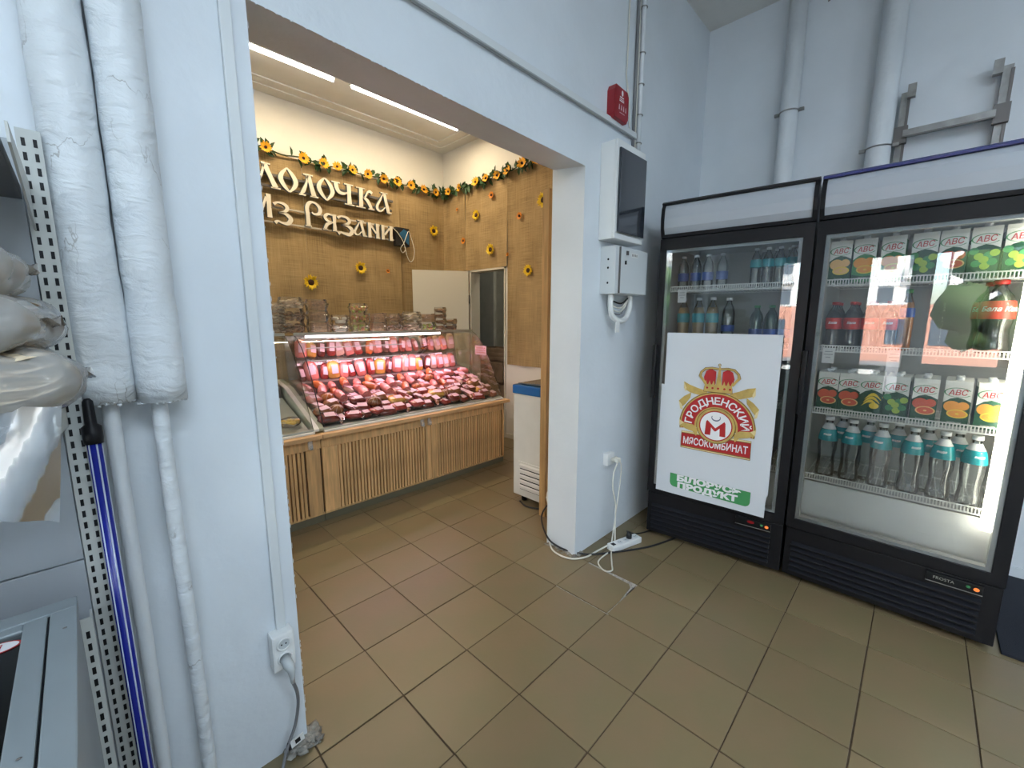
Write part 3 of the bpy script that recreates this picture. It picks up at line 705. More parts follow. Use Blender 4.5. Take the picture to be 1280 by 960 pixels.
def carton(name, label, kind, loc, rz=0, group='juice cartons', src={}):
    if kind in src: return dup(src[kind], loc, (0, 0, rz), label, group)
    t = thing(name, label, 'carton', loc, rz, group); W, D, H = .0410, .034, .200
    cols = {'tomato': ('print_tomato', 'carton_green'), 'orange': ('print_orange', 'carton_green'), 'apple': ('print_apple', 'carton_green'), 'banana': ('print_yellow', 'carton_green'), 'peach': ('print_peach', 'carton_green'), 'mango': ('print_orange', 'print_green')}[kind]
    b = B()
    def ring(z, w_, d_): return [(-w_, -d_, z), (w_, -d_, z), (w_, d_, z), (-w_, d_, z)]
    vs = ring(0, W, D)+ring(H-.024, W, D)+[(-W, -D+.004, H-.006), (W, -D+.004, H-.006), (W, D, H), (-W, D, H)]
    b.add(vs, [(3, 2, 1, 0)]+[(a, (a+1) % 4, 4+(a+1) % 4, 4+a) for a in range(4)], 1)
    b.add(vs[4:], [(a, (a+1) % 4, 4+(a+1) % 4, 4+a) for a in range(4)]+[(4, 5, 6, 7)], 0)
    b.obj('carton_body', ['carton_white', cols[1]], t)
    B().lathe([(.013, 0), (.013, .014), (.011, .016)], 12, (0, -.006, H-.005)).obj('screw_cap', 'cap_white', t)
    f = B(); y = -D-.0004
    f.flat([(-W, .10), (-W*.5, .118), (0, .125), (W*.5, .12), (W, .108), (W, H-.024), (-W, H-.024)], y, 0)
    f.flat([(-W, .012), (W, .012), (W, .03), (0, .024), (-W, .034)], y-.0002, 1)
    pr = cols[0]
    if kind == 'banana':
        for k in range(3):
            pa = [(-.03+.06*q/8+k*.004, .045+k*.016+.02*math.sin(PI*q/8)**1) for q in range(9)]; pb = [(a, z_+.014*math.sin(PI*(q+.3)/9)) for q, (a, z_) in enumerate(pa)]
            f.strip(pa, pb, y-.0004-k*.0002, 2)
        f.flat(circ(.015, .05, .018, 14, rz=.014), y-.001, 3)
    elif kind == 'apple':
        for k, (a, z_) in enumerate(((-.02, .05), (.005, .04), (.024, .055), (-.014, .078), (.012, .082), (.028, .09), (-.03, .1), (0, .065))): f.flat(circ(a, z_, .014, 14), y-.0004-k*.0002, 2 if k % 2 else 4)
    else:
        f.flat(circ(-.012, .085, .026, 18, rz=.024), y-.0004, 2); f.flat(circ(.02, .09, .018, 16), y-.0006, 2)
        f.flat(circ(.006, .055, .032, 20, rz=.019), y-.0008, 3); f.flat(circ(.006, .055, .027, 20, rz=.015), y-.001, 2)
        f.flat(circ(.006, .055, .006, 10, rz=.004), y-.0012, 3)
    f.strip([(x_*1.1, z_+.146) for x_, z_ in circ(0, 0, .038, 22, .5, 2*PI-.5, rz=.021)], [(x_*.98, z_+.1455) for x_, z_ in circ(0, 0, .038, 22, .5, 2*PI-.5, rz=.019)], y-.0006, 4)
    put_text(f, 'АВС', .032, 0, .147, y-.0012, 5, .05, .2, 1, .058, .0004)
    put_text(f, {'tomato': 'Томатный', 'orange': 'Апельсин', 'apple': 'Яблоко', 'banana': 'Банан', 'peach': 'Персик', 'mango': 'Манго'}[kind], .009, 0, .018, y-.0012, 0)
    f.obj('printed_front', ['carton_white', 'carton_green', pr, 'print_yellow' if kind != 'tomato' else 'print_peach', 'print_green', 'print_red'], t)
    src[kind] = t
    return t

def wire_shelf(root, wd, z, y0, y1):
    b = B(); x0, x1 = .045, wd-.045
    b.box(x0, x1, y0-.004, y0, z+.012, z+.017); b.box(x0, x1, y0-.004, y0, z-.016, z-.010)
    n = int((x1-x0)/.0105)
    for k in range(n+1): x = x0+(x1-x0)*k/n; b.box(x-.002, x+.002, y0-.004, y0, z-.010, z+.012)
    for k in range(0, n+1, 2): x = x0+(x1-x0)*k/n; b.box(x-.0018, x+.0018, y0, y1, z-.004, z-.0005)
    b.box(x0, x1, (y0+y1)/2-.003, (y0+y1)/2+.003, z-.009, z-.004); b.box(x0, x1, y1-.005, y1, z-.009, z-.004)
    return b.obj('wire_shelf', 'wire_white', root)
def cooler(label, loc, rz, wd, trim, lit, dz=.0):
    t = thing('drinks_cooler', label, 'fridge', loc, rz, 'glass-door drinks coolers'); D = .66; H = 2.022
    b = B(); b.box(0, .03, .06, D, .03, H-.02); b.box(wd-.03, wd, .06, D, .03, H-.02); b.box(.03, wd-.03, D-.03, D, .03, H-.02); b.box(.03, wd-.03, .06, D-.03, 1.80, H-.02); b.box(.03, wd-.03, .06, D-.03, .03, .30)
    b.box(0, wd, .025, .06, .29, .305)
    b.obj('cabinet', 'black_metal', t)
    b = B(); b.box(.031, .036, .065, D-.031, .301, 1.799); b.box(wd-.036, wd-.031, .065, D-.031, .301, 1.799); b.box(.036, wd-.036, D-.036, D-.031, .301, 1.799); b.box(.036, wd-.036, .065, D-.036, 1.794, 1.799); b.box(.036, wd-.036, .065, D-.036, .301, .306)
    b.obj('inner_liner', 'liner_white', t); B().box(.036, wd-.036, .13, .135, .306, .53).obj('lower_panel', 'kick_lit_white', t)
    b = B(); b.box(0, wd, .02, .06, .03, .29, 0, .004); b.obj('base_grille', 'black_plastic', t)
    for k in range(6):
        z = .055+k*.029
        B().prism([(.02, z), (.003, z+.004), (.003, z+.010), (.02, z+.020)], .03, wd-.055, 'x').obj('louvre', 'louvre_black', t)
    cp = B().box(wd-.225, wd-.055, .004, .02, .242, .283, 0, .002).obj('control_panel', 'black_metal', t)
    b = B(); b.box(wd-.225, wd-.055, .002, .0045, .241, .244); b.obj('panel_line', 'galvanised', cp)
    if lit:
        b = B(); put_text(b, 'FROSTA', .018, wd-.17, .264, .0035, 0); b.obj('panel_display', 'case_metal', cp)
    b = B(); b.ball((wd-.098, .004, .265), (.007, .003, .006), 10, 6, 0); b.ball((wd-.074, .004, .262), (.009, .003, .008), 10, 6, 1)
    if not lit: b.ball((wd-.15, .004, .268), (.018, .003, .008), 10, 6, 2)
    b.obj('panel_lamp', ['cap_green', 'panel_orange', 'panel_red'], cp)
    for x in (.04, wd-.04):
        for y in (.1, D-.08): B().lathe([(.018, 0), (.014, .03)], 10, (x, y, 0)).obj('foot', 'black_plastic', t)
    # canopy
    cn = B(); prof = [(.05, 1.842), (.012, 1.846), (-.006, 1.88), (-.010, 1.93), (-.004, 1.98), (.010, 2.006), (.05, 2.006)]
    cn.prism(prof, .018, wd-.018, 'x'); cn.obj('canopy_light_box', 'canopy_white', t)
    b = B()
    for x0, x1 in ((0, .018), (wd-.018, wd)): b.prism([(.06, 1.824), (.006, 1.83), (-.012, 1.875), (-.017, 1.93), (-.011, 1.985), (.006, 2.016), (.06, 2.022)], x0, x1, 'x')
    b.prism([(.06, 1.824), (.004, 1.828), (.0, 1.846), (.06, 1.846)], .018, wd-.018, 'x'); b.obj('canopy_frame', 'black_plastic', t)
    b = B(); b.prism([(.06, 2.006), (-.004, 2.008), (-.006, 2.017), (.01, 2.026), (.06, 2.026)], .0, wd, 'x'); b.obj('canopy_top_trim', trim, t)
    # door
    dr_ = B(); L_, R_, z0, z1 = .034, wd-.044, .35, 1.76
    dr_.box(0, L_, 0, .05, .305, 1.822); dr_.box(R_, wd, 0, .05, .305, 1.822); dr_.box(L_, R_, 0, .05, .305, z0); dr_.box(L_, R_, 0, .05, z1, 1.822)
    dr_ = dr_.obj('door', 'black_plastic', t)
    g = B(); q = .016
    g.box(L_, L_+q, .012, .05, z0, z1); g.box(R_-q, R_, .012, .05, z0, z1); g.box(L_+q, R_-q, .012, .05, z0, z0+q); g.box(L_+q, R_-q, .012, .05, z1-q, z1); g.obj('gasket', 'gasket', dr_)
    B().box(L_, R_, .008, .011, z0, z1).obj('glass_pane', 'door_glass', dr_)
    h = B(); h.box(-.004, .018, -.03, .0, .90, 1.22, 0, .005); h.obj('handle', 'black_metal', dr_)
    for z in (1.543, 1.228, .917, .57): wire_shelf(t, wd, z, .085, .52)
    if lit:
        s = B(); s.box(wd-.092, wd-.052, .062, .075, .50, 1.74, 0, .004); s.obj('light_strip', 'led_strip', t)
        area('strip_light', (wd-.07, .08, 1.12), (.03, 1.2), 10.0, (1, .93, .74), (R(90), 0, R(-155)), t)
    return t
emat('panel_orange', (1, .25, .06), 1.2); emat('panel_red', (.6, .04, .05), .25)
F2 = cooler('black drinks cooler with a lit glass door full of juice cartons and bottles', (1.787, -1.418, 0), R(-90), .755, 'navy_trim', True)
F1 = cooler('black drinks cooler with white paper sheets taped over its glass door', (1.711, -.683, 0), R(-84.33), .729, 'black_plastic', False)
def at(F, x, y, z):
    M = Matrix.Rotation(F.rotation_euler[2], 4, 'Z'); return tuple(Vector(F.location)+M @ Vector((x, y, z)))
R1, R2 = F1.rotation_euler[2], F2.rotation_euler[2]
def bot(F, x, y, z, proto, label, group, jitter=True):
    return dup(proto, at(F, x, y, z), (0, 0, F.rotation_euler[2]+rnd(-.3, .3)*jitter), label, group)

# third shelf cartons
k3 = ['tomato', 'tomato', 'banana', 'apple', 'tomato', 'orange', 'orange']
xs3 = [.096, .178, .26, .352, .442, .543, .636]
desc3 = {'tomato': 'tomato juice carton', 'banana': 'banana juice carton', 'apple': 'green apple juice carton', 'orange': 'orange juice carton'}
for i, (k_, x) in enumerate(zip(k3, xs3)):
    carton('juice_carton', '%s, %s from the door handle on the middle wire shelf' % (desc3[k_], ORD[i]), k_, at(F2, x, .13, .9175), R2+R(rnd(-4, 4)), 'juice cartons on the middle shelf')
for i, (k_, x) in enumerate(zip(['mango', 'banana', 'banana', 'peach', 'apple', 'orange', 'tomato'], xs3)):
    carton('juice_carton', 'juice carton standing behind the %s carton from the handle, middle shelf' % ORD[i], k_, at(F2, x+.004, .21, .9175), R2+R(rnd(-4, 4)), 'juice cartons on the middle shelf')
k1 = ['peach', 'mango', 'mango', 'apple', 'tomato', 'apple', 'apple']
xs1 = [.085, .174, .274, .374, .46, .55, .642]
d1 = {'peach': 'peach juice carton', 'mango': 'mango juice carton', 'apple': 'apple juice carton', 'tomato': 'red fruit juice carton'}
for i, (k_, x) in enumerate(zip(k1, xs1)):
    carton('juice_carton', '%s, %s from the door handle on the top wire shelf' % (d1[k_], ORD[i]), k_, at(F2, x, .13, 1.5435), R2+R(rnd(-4, 4)), 'juice cartons on the top shelf')
for i, (k_, x) in enumerate(zip(['apple', 'peach', 'tomato', 'mango', 'apple', 'apple', 'orange'], xs1)):
    carton('juice_carton', 'juice carton standing behind the %s carton from the handle, top shelf' % ORD[i], k_, at(F2, x-.003, .21, 1.5435), R2+R(rnd(-4, 4)), 'juice cartons on the top shelf')
# bottom shelf water
proto = bottle('water_bottle', 'x', .0405, .315, 'pet_clear', 'cap_white', 'teal_label', (.62, .80), None, 1, at(F2, .118, .13, .571), 'water bottles on the bottom shelf', ('вода', 'em_white', .014))
# white shoulder band above the teal label
wb = B(); wb.lathe([(.030, .253), (.022, .268), (.0165, .282)], 16, cap=False); wb.obj('shoulder_band', 'cap_white', proto)
proto['label'] = 'clear water bottle with teal label, first from the handle on the bottom shelf'; proto.rotation_euler = (0, 0, R2)
xs4 = [.212, .322, .43, .527, .622]
for i, x in enumerate(xs4): bot(F2, x, .13, .571, proto, 'clear water bottle with teal label, %s from the handle on the bottom shelf' % ORD[i+1], 'water bottles on the bottom shelf')
for i, x in enumerate([.165, .27, .375, .48, .575]): bot(F2, x, .222, .571, proto, 'clear water bottle in the second row, %s from the handle, bottom shelf' % ORD[i], 'water bottles on the bottom shelf')
# cola shelf
pc = bottle('cola_bottle', 'small dark cola bottle, first from the handle on the second shelf', .032, .225, 'pet_clear', 'cap_red', 'red_label', (.42, .66), 'cola', 1, at(F2, .085, .125, 1.2285), 'small cola bottles', ('Бела', 'em_white', .015))
pc.rotation_euler = (0, 0, R2)
for i, x in enumerate((.155, .222, .288)):
    if i < 3: bot(F2, x, .125, 1.2285, pc, 'small dark cola bottle, %s from the handle on the second shelf' % ORD[i+1], 'small cola bottles')
for i, x in enumerate((.085, .155, .222, .288)): bot(F2, x, .20, 1.2285, pc, 'small dark cola bottle in the second row, %s from the handle' % ORD[i], 'small cola bottles')
for i, x in enumerate((.085, .155, .222)): bot(F2, x, .275, 1.2285, pc, 'small dark cola bottle in the third row, %s from the handle' % ORD[i], 'small cola bottles')
o = bottle('soda_bottle', 'slim orange soda bottle with green cap on the second shelf', .0265, .275, 'pet_clear', 'cap_green', 'blue_label', (.55, .70), 'orange_drink', 0, at(F2, .345, .14, 1.2285)); o.rotation_euler = (0, 0, R2)
o = bottle('cola_bottle', 'large cola bottle with red label beside the light strip', .052, .30, 'pet_clear', 'cap_red', 'red_label', (.48, .72), 'cola', 1, at(F2, .613, .15, 1.2285), None, ('Бела Кола', 'em_white', .026)); o.rotation_euler = (0, 0, R2+.25)
o = bottle('cola_bottle', 'large cola bottle standing behind the red-labelled one by the light strip', .052, .30, 'pet_clear', 'cap_red', 'red_label', (.48, .72), 'cola', 1, at(F2, .60, .265, 1.2285), None, ('Бела Кола', 'em_white', .026)); o.rotation_euler = (0, 0, R2)
def price_tag(F, x, z, label):
    t = thing('price_tag', label, 'price tag', at(F, x, .079, z), F.rotation_euler[2])
    B().box(-.024, .024, -.001, .001, -.075, .0).obj('tag_card', 'paper_plain', t)
    b = B()
    for k, w_ in enumerate((.03, .036, .02)): b.flat([(-w_/2, -.02-k*.014), (w_/2, -.02-k*.014), (w_/2, -.016-k*.014), (-w_/2, -.016-k*.014)], -.0014, 0)
    b.obj('printed_lines', 'gasket', t)
price_tag(F2, .085, 1.232, 'white price tag on the second shelf rail near the door handle')
price_tag(F2, .325, 1.232, 'white price tag in the middle of the second shelf rail')
price_tag(F1, .115, 1.54, 'white price tag on the upper shelf rail of the papered cooler')
# papered cooler stock
pw_ = bottle('water_bottle', 'small water bottle with teal label, first of the top shelf by the hinge side', .027, .20, 'pet_clear', 'cap_white', 'teal_label', (.50, .70), None, 0, at(F1, .475, .13, 1.5435), 'small water bottles in the papered cooler')
for i, (x, y) in enumerate(((.53, .13), (.585, .13), (.64, .13), (.50, .2), (.56, .2), (.62, .2))): bot(F1, x, y, 1.5435, pw_, 'small water bottle with teal label, %s of the %s row beyond the gap, top shelf' % (ORD[i % 3+(1 if i < 3 else 0)], 'front' if i < 3 else 'second'), 'small water bottles in the papered cooler')
pg = bottle('water_bottle', 'clear water bottle with blue label, first from the handle, top shelf', .030, .19, 'pet_clear', 'cap_white', 'blue_label', (.25, .48), None, 0, at(F1, .10, .13, 1.5435), 'blue label water bottles')
for i, x in enumerate((.17, .235, .31)): bot(F1, x, .13, 1.5435, pg, 'clear water bottle with blue label, %s from the handle, top shelf' % ORD[i+1], 'blue label water bottles')
pa = bottle('drink_bottle', 'amber drink bottle with teal label, first from the handle, second shelf', .034, .265, 'pet_clear', 'cap_white', 'teal_label', (.46, .66), 'amber_drink', 0, at(F1, .115, .13, 1.2285), 'amber drink bottles')
for i, x in enumerate((.2, .275)): bot(F1, x, .13, 1.2285, pa, 'amber drink bottle with teal label, %s from the handle, second shelf' % ORD[i+1], 'amber drink bottles')
o = bottle('water_bottle', 'tall clear bottle with low blue label in the papered cooler', .034, .26, 'pet_clear', 'cap_white', 'blue_label', (.28, .42), None, 0, at(F1, .36, .13, 1.2285))
pgn = bottle('water_bottle', 'greenish bottle with green cap, first of the trio on second shelf', .034, .215, 'pet_green', 'cap_green', 'blue_label', (.22, .42), None, 0, at(F1, .50, .13, 1.2285), 'greenish bottles in the papered cooler')
for i, x in enumerate((.57, .64)): bot(F1, x, .13, 1.2285, pgn, 'greenish bottle with green cap, %s of the trio on second shelf' % ORD[i+1], 'greenish bottles in the papered cooler')

# paper sheets on the glass of F1
t = thing('paper_sheet', 'white paper sheet with a green printed block, lower layer on the cooler door', 'poster', at(F1, 0, 0, 0), R1)
b = B(); b.grid(lambda u, v: (.054+u*.585-.0*v, -.0025-.002*math.sin(u*7), .988-(1-v)*(.662+.012*u)), 8, 6); b.obj('paper', 'paper', t)
b = B(); pts = []
for cx, cz, a in ((.54, .385, -PI/2), (.54, .50, 0), (.165, .51, PI/2), (.165, .395, PI)):
    pts += circ(cx, cz, .028, 6, a, a+PI/2)
pts = [(x, z-.003*(x-.35)*5) for x, z in pts]
b.flat(pts, -.0062, 0)
put_text(b, 'БIЛОРУСЬ', .046, .35, .430, -.0068, 1, 0, 0, 1, .345, .003)
put_text(b, 'ПРОДУКТ', .046, .345, .383, -.0068, 1, 0, 0, 1, .325, .003)
b.obj('printed_block', ['print_green', 'em_white'], t)
t = thing('paper_sheet', 'large white paper sheet with a red and gold crest on the cooler door', 'poster', at(F1, 0, 0, 0), R1)
b = B(); b.grid(lambda u, v: (.073+u*.574, -.0088-.0014*math.sin(u*5+v*3)-(.02*max(0, (u-.75))*max(0, v-.9)*8), 1.292-(1-v)*(.836+.018*u)), 12, 12); b.obj('paper', 'paper', t)
e = B(); Y0 = -.0125
def yl(k): return Y0-.0004*k
cx, cz = .369, .775
# ribbons
def ribbon(pa, pb, k, mi=4): e.strip(pa, pb, yl(k), mi)
ribbon([(.184, 1.016), (.215, 1.0), (.26, .985), (.31, .972)], [(.186, .975), (.22, .955), (.27, .945), (.32, .935)], 0, 2)
ribbon([(.43, .97), (.47, .985), (.51, 1.005), (.548, 1.013)], [(.42, .935), (.48, .945), (.52, .958), (.55, .972)], 0, 2)
e.flat([(.184, 1.016), (.2, .98), (.198, .957), (.188, .972)], yl(1), 5); e.flat([(.548, 1.013), (.535, .975), (.537, .955), (.55, .972)], yl(1), 5)
ribbon([(.228, .955), (.19, .93), (.162, .90)], [(.225, .925), (.20, .885), (.172, .855)], 1, 2); ribbon([(.51, .955), (.545, .93), (.572, .90)], [(.512, .925), (.54, .885), (.565, .855)], 1, 2)
e.flat([(.162, .90), (.172, .855), (.19, .845), (.18, .88)], yl(2), 5); e.flat([(.572, .90), (.565, .855), (.55, .845), (.558, .88)], yl(2), 5)
ribbon([(.172, .80), (.185, .83), (.2, .845)], [(.172, .765), (.19, .79), (.21, .80)], 1, 5); ribbon([(.566, .80), (.555, .83), (.54, .845)], [(.566, .765), (.55, .79), (.53, .80)], 1, 5)
# arch
def halfring(r0, r1, k, mi, a0=-.18, a1=PI+.18, zs=1.0):
    e.strip(circ(cx, cz, r1, 36, a0, a1), circ(cx, cz, r0, 36, a0, a1), yl(k), mi)
halfring(.100, .196, 3, 3); halfring(.102, .191, 4, 2); halfring(.112, .184, 5, 0)
# banner
e.flat([(.188, .726), (.55, .726), (.552, .618), (.188, .624)], yl(3), 3)
e.flat([(.190, .712), (.548, .712), (.549, .632), (.190, .638)], yl(4), 0); e.flat([(.19, .725), (.548, .725), (.548, .716), (.19, .716)], yl(4), 5); e.flat([(.19, .632), (.549, .627), (.549, .621), (.19, .627)], yl(4), 5)
# front folds
ribbon([(.172, .79), (.20, .775), (.25, .77), (.28, .745)], [(.175, .755), (.21, .74), (.25, .73), (.27, .705)], 6, 2); ribbon([(.568, .79), (.54, .775), (.49, .77), (.46, .745)], [(.563, .755), (.53, .74), (.49, .73), (.47, .705)], 6, 2)
e.flat([(.172, .79), (.175, .755), (.20, .775)], yl(7), 5); e.flat([(.568, .79), (.563, .755), (.54, .775)], yl(7), 5)
# medallion
e.flat(circ(cx, cz+.005, .102, 36), yl(8), 3); e.flat(circ(cx, cz+.005, .098, 36), yl(9), 2); e.flat(circ(cx, cz+.005, .086, 36), yl(10), 0); e.flat(circ(cx, cz+.005, .080, 36), yl(11), 1)
mm = [(-.054, -.045), (-.050, .030), (-.044, .040), (0, -.002), (.044, .040), (.050, .030), (.054, -.045), (.024, -.045), (.022, .0), (.004, -.02), (-.004, -.02), (-.022, .0), (-.024, -.045)]
e.flat([(cx+a, cz-.005+z) for a, z in mm], yl(12), 0)
e.strip(circ(cx, cz+.052, .024, 20, PI*.85, PI*2.15, rz=.020), circ(cx, cz+.054, .020, 20, PI*.85, PI*2.15, rz=.015), yl(13), 6)
# crown
e.flat([(.292, .968), (.441, .968), (.438, 1.0), (.295, 1.0)], yl(8), 3)
e.flat([(.295, .971), (.438, .971), (.436, 1.012), (.297, 1.012)], yl(9), 2)
e.flat([(.297, 1.012), (.29, 1.05), (.30, 1.085), (.325, 1.10), (.352, 1.085), (.352, 1.012)], yl(8), 0); e.flat([(.436, 1.012), (.445, 1.05), (.435, 1.085), (.412, 1.10), (.385, 1.085), (.385, 1.012)], yl(8), 0)
e.flat([(.354, 1.012), (.383, 1.012), (.377, 1.06), (.373, 1.112), (.365, 1.112), (.360, 1.06)], yl(10), 2)
for s_ in (-1, 1):
    a = [(cx-.001+s_*.002, 1.105), (cx+s_*.04, 1.11), (cx+s_*.075, 1.105), (cx+s_*.10, 1.08), (cx+s_*.107, 1.055), (cx+s_*.09, 1.035), (cx+s_*.075, 1.012)]
    b_ = [(cx+s_*.002, 1.095), (cx+s_*.04, 1.096), (cx+s_*.07, 1.092), (cx+s_*.088, 1.073), (cx+s_*.09, 1.055), (cx+s_*.075, 1.035), (cx+s_*.06, 1.012)]
    e.strip(a, b_, yl(9), 3); e.strip([(p[0]-s_*.002, p[1]-.003) for p in a], [(p[0]+s_*.002, p[1]+.003) for p in b_], yl(10), 2)
    for q in range(3): e.flat([(cx+s_*(.02+q*.02), 1.012), (cx+s_*(.034+q*.02), 1.012), (cx+s_*(.027+q*.02), 1.035)], yl(11), 2)
    for q in range(2): e.flat(circ(cx+s_*(.03+q*.028), .992, .006, 10), yl(11), 0)
e.flat(circ(cx-.002, .992, .006, 10), yl(11), 0); e.flat(circ(cx-.002, 1.122, .008, 14), yl(11), 3); e.flat(circ(cx-.002, 1.122, .005, 12), yl(12), 5)
# lettering
word = 'ГРОДНЕНСКИЙ'; wds = [text2d(ch, .056)[2] for ch in word]; gap = .0085
tot = sum(wds)+gap*(len(word)-1); rr = .147; scale = (PI*1.0*rr)/tot; a = PI/2+(PI*.98)/2
for ch, wd_ in zip(word, wds):
    da = wd_*scale*.98/rr; am = a-da/2
    vs, fs, ww, hh = text2d(ch, .056, bold=.0012); vs = [(x*min(1.15, scale), z*.98+(.004 if ch == 'Й' else 0)+(-.003 if ch == 'Д' else 0)) for x, z in vs]
    c_, s_ = math.cos(am-PI/2), math.sin(am-PI/2); px_, pz_ = cx+rr*math.cos(am), cz+rr*math.sin(am)
    e.add([(px_+x*c_-z*s_, yl(7), pz_+x*s_+z*c_) for x, z in vs], fs, 1)
    a -= da+gap*scale*.98/rr
put_text(e, 'МЯСОКОМБИНАТ', .056, cx, .672, yl(6), 1, 0, 0, 1, .335, .0012)
e.obj('printed_crest', ['em_red', 'em_white', 'em_gold', 'em_gold_dark', 'em_gold', 'em_gold_light', 'em_grey'], t)

# ================================================================== left side: shelving, bread, chest freezer, mop handle
t = thing('shelf_unit', 'white slotted metal shelving with grey back panels beside the wrapped pipes', 'shelf', (-.715, -.60, 0))
def upright(y, z1, nm='slotted_upright', z0=0, x=0):
    b = B(); b.box(x-.016, x+.016, y-.004, y, z0, z1); b.box(x-.016, x-.013, y, y+.028, z0, z1); b.box(x+.013, x+.016, y, y+.028, z0, z1)
    u = b.obj(nm, 'upright_white', t)
    s_ = B(); z = z0+.03
    while z < z1-.03:
        for dx in (-.0075, .0075): s_.box(x+dx-.0026, x+dx+.0026, y-.0048, y-.0041, z, z+.014)
        z += .025
    so_ = s_.obj('upright_slots', 'black_plastic', u); stuff(so_)
upright(0, 1.71); upright(0, 1.71, x=-.93)
upright(-.17, .82, x=-.03)
for z0, z1 in ((.06, .43), (.433, .86), (.863, 1.28), (1.283, 1.69)):
    B().box(-.915, -.018, .004, .012, z0, z1, 0, .002).obj('back_panel', 'shelf_grey', t)
for z, dpt in ((1.235, .40), (1.615, .36)):
    sh = B(); sh.box(-.925, -.02, -dpt, .0, z-.03, z-.006); o_ = sh.obj('shelf_board', 'shelf_dark' if z > 1.5 else 'shelf_grey', t)
    for x in (-.92, -.010):
        b = B(); b.prism([(0, z-.085), (0, z), (-dpt, z), (-dpt, z-.025)], x-.0015, x+.0015, 'x'); b.obj('shelf_bracket', 'upright_white', t)
    if z < 1.5 and z > .5: B().box(-.925, -.02, -dpt-.006, -dpt-.002, z-.045, z-.003).obj('price_rail', 'strip_plastic', t)
t = thing('price_card', 'clear hanging price holder under the bread shelf', 'price holder', (-.775, -1.012, 1.235))
B().box(-.10, .0, -.002, .0, -.085, -.0).obj('holder', 'strip_plastic', t); B().box(-.098, -.002, -.0025, -.0022, -.08, -.03).obj('card', 'paper_plain', t)

def bread_bag(name, loc, sx, sy, sz, label, rz=0, seed=1, bumps=4):
    random.seed(seed)
    t = thing(name, label, 'bread', loc, rz, 'bagged flatbreads on the shelf')
    for k in range(bumps):
        z = sz*(.12+.78*k/max(1, bumps-1)); ph = rnd(0, 6)
        def fn(u, v, z=z, ph=ph):
            a = u*2*PI; r = v
            x = sx*.82*r*math.copysign(abs(math.cos(a))**.7, math.cos(a)); y = sy*.82*r*math.copysign(abs(math.sin(a))**.7, math.sin(a))
            return (x, y, z+.006*math.sin(3*a+ph)*r+sz*.10*(1-r**4)*math.cos(a*.0))
        b = B(); b.grid(fn, 26, 5); b.grid(lambda u, v: tuple(q if i < 2 else q-2*(q-z)*1.0-.001 for i, q in enumerate(fn(1-u, v))), 26, 5); b.obj('flatbread', 'lavash', t)
    b = B(); ph = rnd(0, 6)
    def sk(u, v):
        a = u*2*PI; e_ = .001+math.sin(PI*v)**.38
        wr_ = 1+.035*math.sin(9*a+ph+v*5)+.03*math.sin(17*a-v*9)*math.sin(PI*v)
        x = sx*e_*wr_*math.copysign(abs(math.cos(a))**.65, math.cos(a)); y = sy*e_*wr_*math.copysign(abs(math.sin(a))**.65, math.sin(a))
        return (x, y, sz*.5-sz*.56*math.cos(PI*v)+.006*math.sin(7*a+ph))
    b.grid(sk, 44, 14); b.obj('clear_bag', 'bag_film', t)
    # knotted tail of film
    b = B(); b.grid(lambda u, v: (sx*.9+u*.022, -.4*sy+v*.8*sy*(1-u*.6), sz*.5+.008*math.sin(v*9+u*4)+u*.006), 6, 12); b.obj('bag_tail', 'bag_film', t)
    return t
SH = 1.2355
bread_bag('bagged_flatbread', (-.815, -.87, SH), .118, .15, .085, 'thick stack of flatbread in a clear bag resting on the shelf board', .2, 3, 5)
bread_bag('bagged_flatbread', (-.82, -.86, SH+.088), .112, .14, .070, 'folded flatbread in a crinkled clear bag, middle of the pile', -.15, 5, 4)
bread_bag('bagged_flatbread', (-.845, -.84, SH+.162), .11, .12, .075, 'rounded flatbread stack in a clear bag topping the pile', .1, 8, 4)
b = B(); b.grid(lambda u, v: (-.785+.07*u-.02*v, -1.015+.02*math.sin(u*5+v*3)-.02*v, SH+.02-(1-v)*.0-v*(.11+.05*u)), 8, 8); o = b.obj('hanging_film', 'soft_film'); tag(o, 'loose clear film hanging over the bread shelf edge', 'film')
random.seed(11)

# chest freezer
t = thing('chest_freezer', 'grey chest freezer with sliding glass lid beneath the bread shelf', 'freezer', (-.745, -.775, 0))
LX, LY, HZ = 1.1, .80, .87
b = B(); b.box(-LX, 0, -LY, -LY+.05, .05, HZ-.02); b.box(-LX, 0, -.05, 0, .05, HZ-.02); b.box(-LX, -LX+.05, -LY+.05, -.05, .05, HZ-.02); b.box(-.03, 0, -LY+.05, -.05, .05, HZ-.02); b.box(-LX+.05, -.03, -LY+.05, -.05, .05, .4); b.obj('body', 'chest_grey', t)
b = B(); b.box(-LX, .002, -.034, .002, HZ-.02, HZ, 0, .002); b.box(-LX, .002, -LY-.002, -LY+.034, HZ-.02, HZ, 0, .002); b.box(-.030, .002, -LY+.034, -.034, HZ-.02, HZ, 0, .002); b.box(-LX, -LX+.03, -LY+.034, -.034, HZ-.02, HZ, 0, .002); b.obj('top_frame', 'chest_grey', t)
b = B(); b.box(-.0325, -.0305, -LY+.036, -.036, HZ-.03, HZ-.004); b.obj('lid_gap', 'black_plastic', t)
b = B(); b.box(-.06, -.033, -LY+.036, -.036, HZ-.012, HZ-.001, 0, .002); b.box(-.6, -.06, -.056, -.036, HZ-.012, HZ-.001, 0, .002); b.box(-.6, -.06, -LY+.036, -LY+.056, HZ-.012, HZ-.001, 0, .002); b.box(-.62, -.6, -LY+.036, -.036, HZ-.012, HZ-.001, 0, .002); ld = b.obj('lid_frame', 'chest_grey', t)
B().box(-.6, -.06, -LY+.056, -.056, HZ-.008, HZ-.004).obj('lid_glass', 'door_glass', ld)
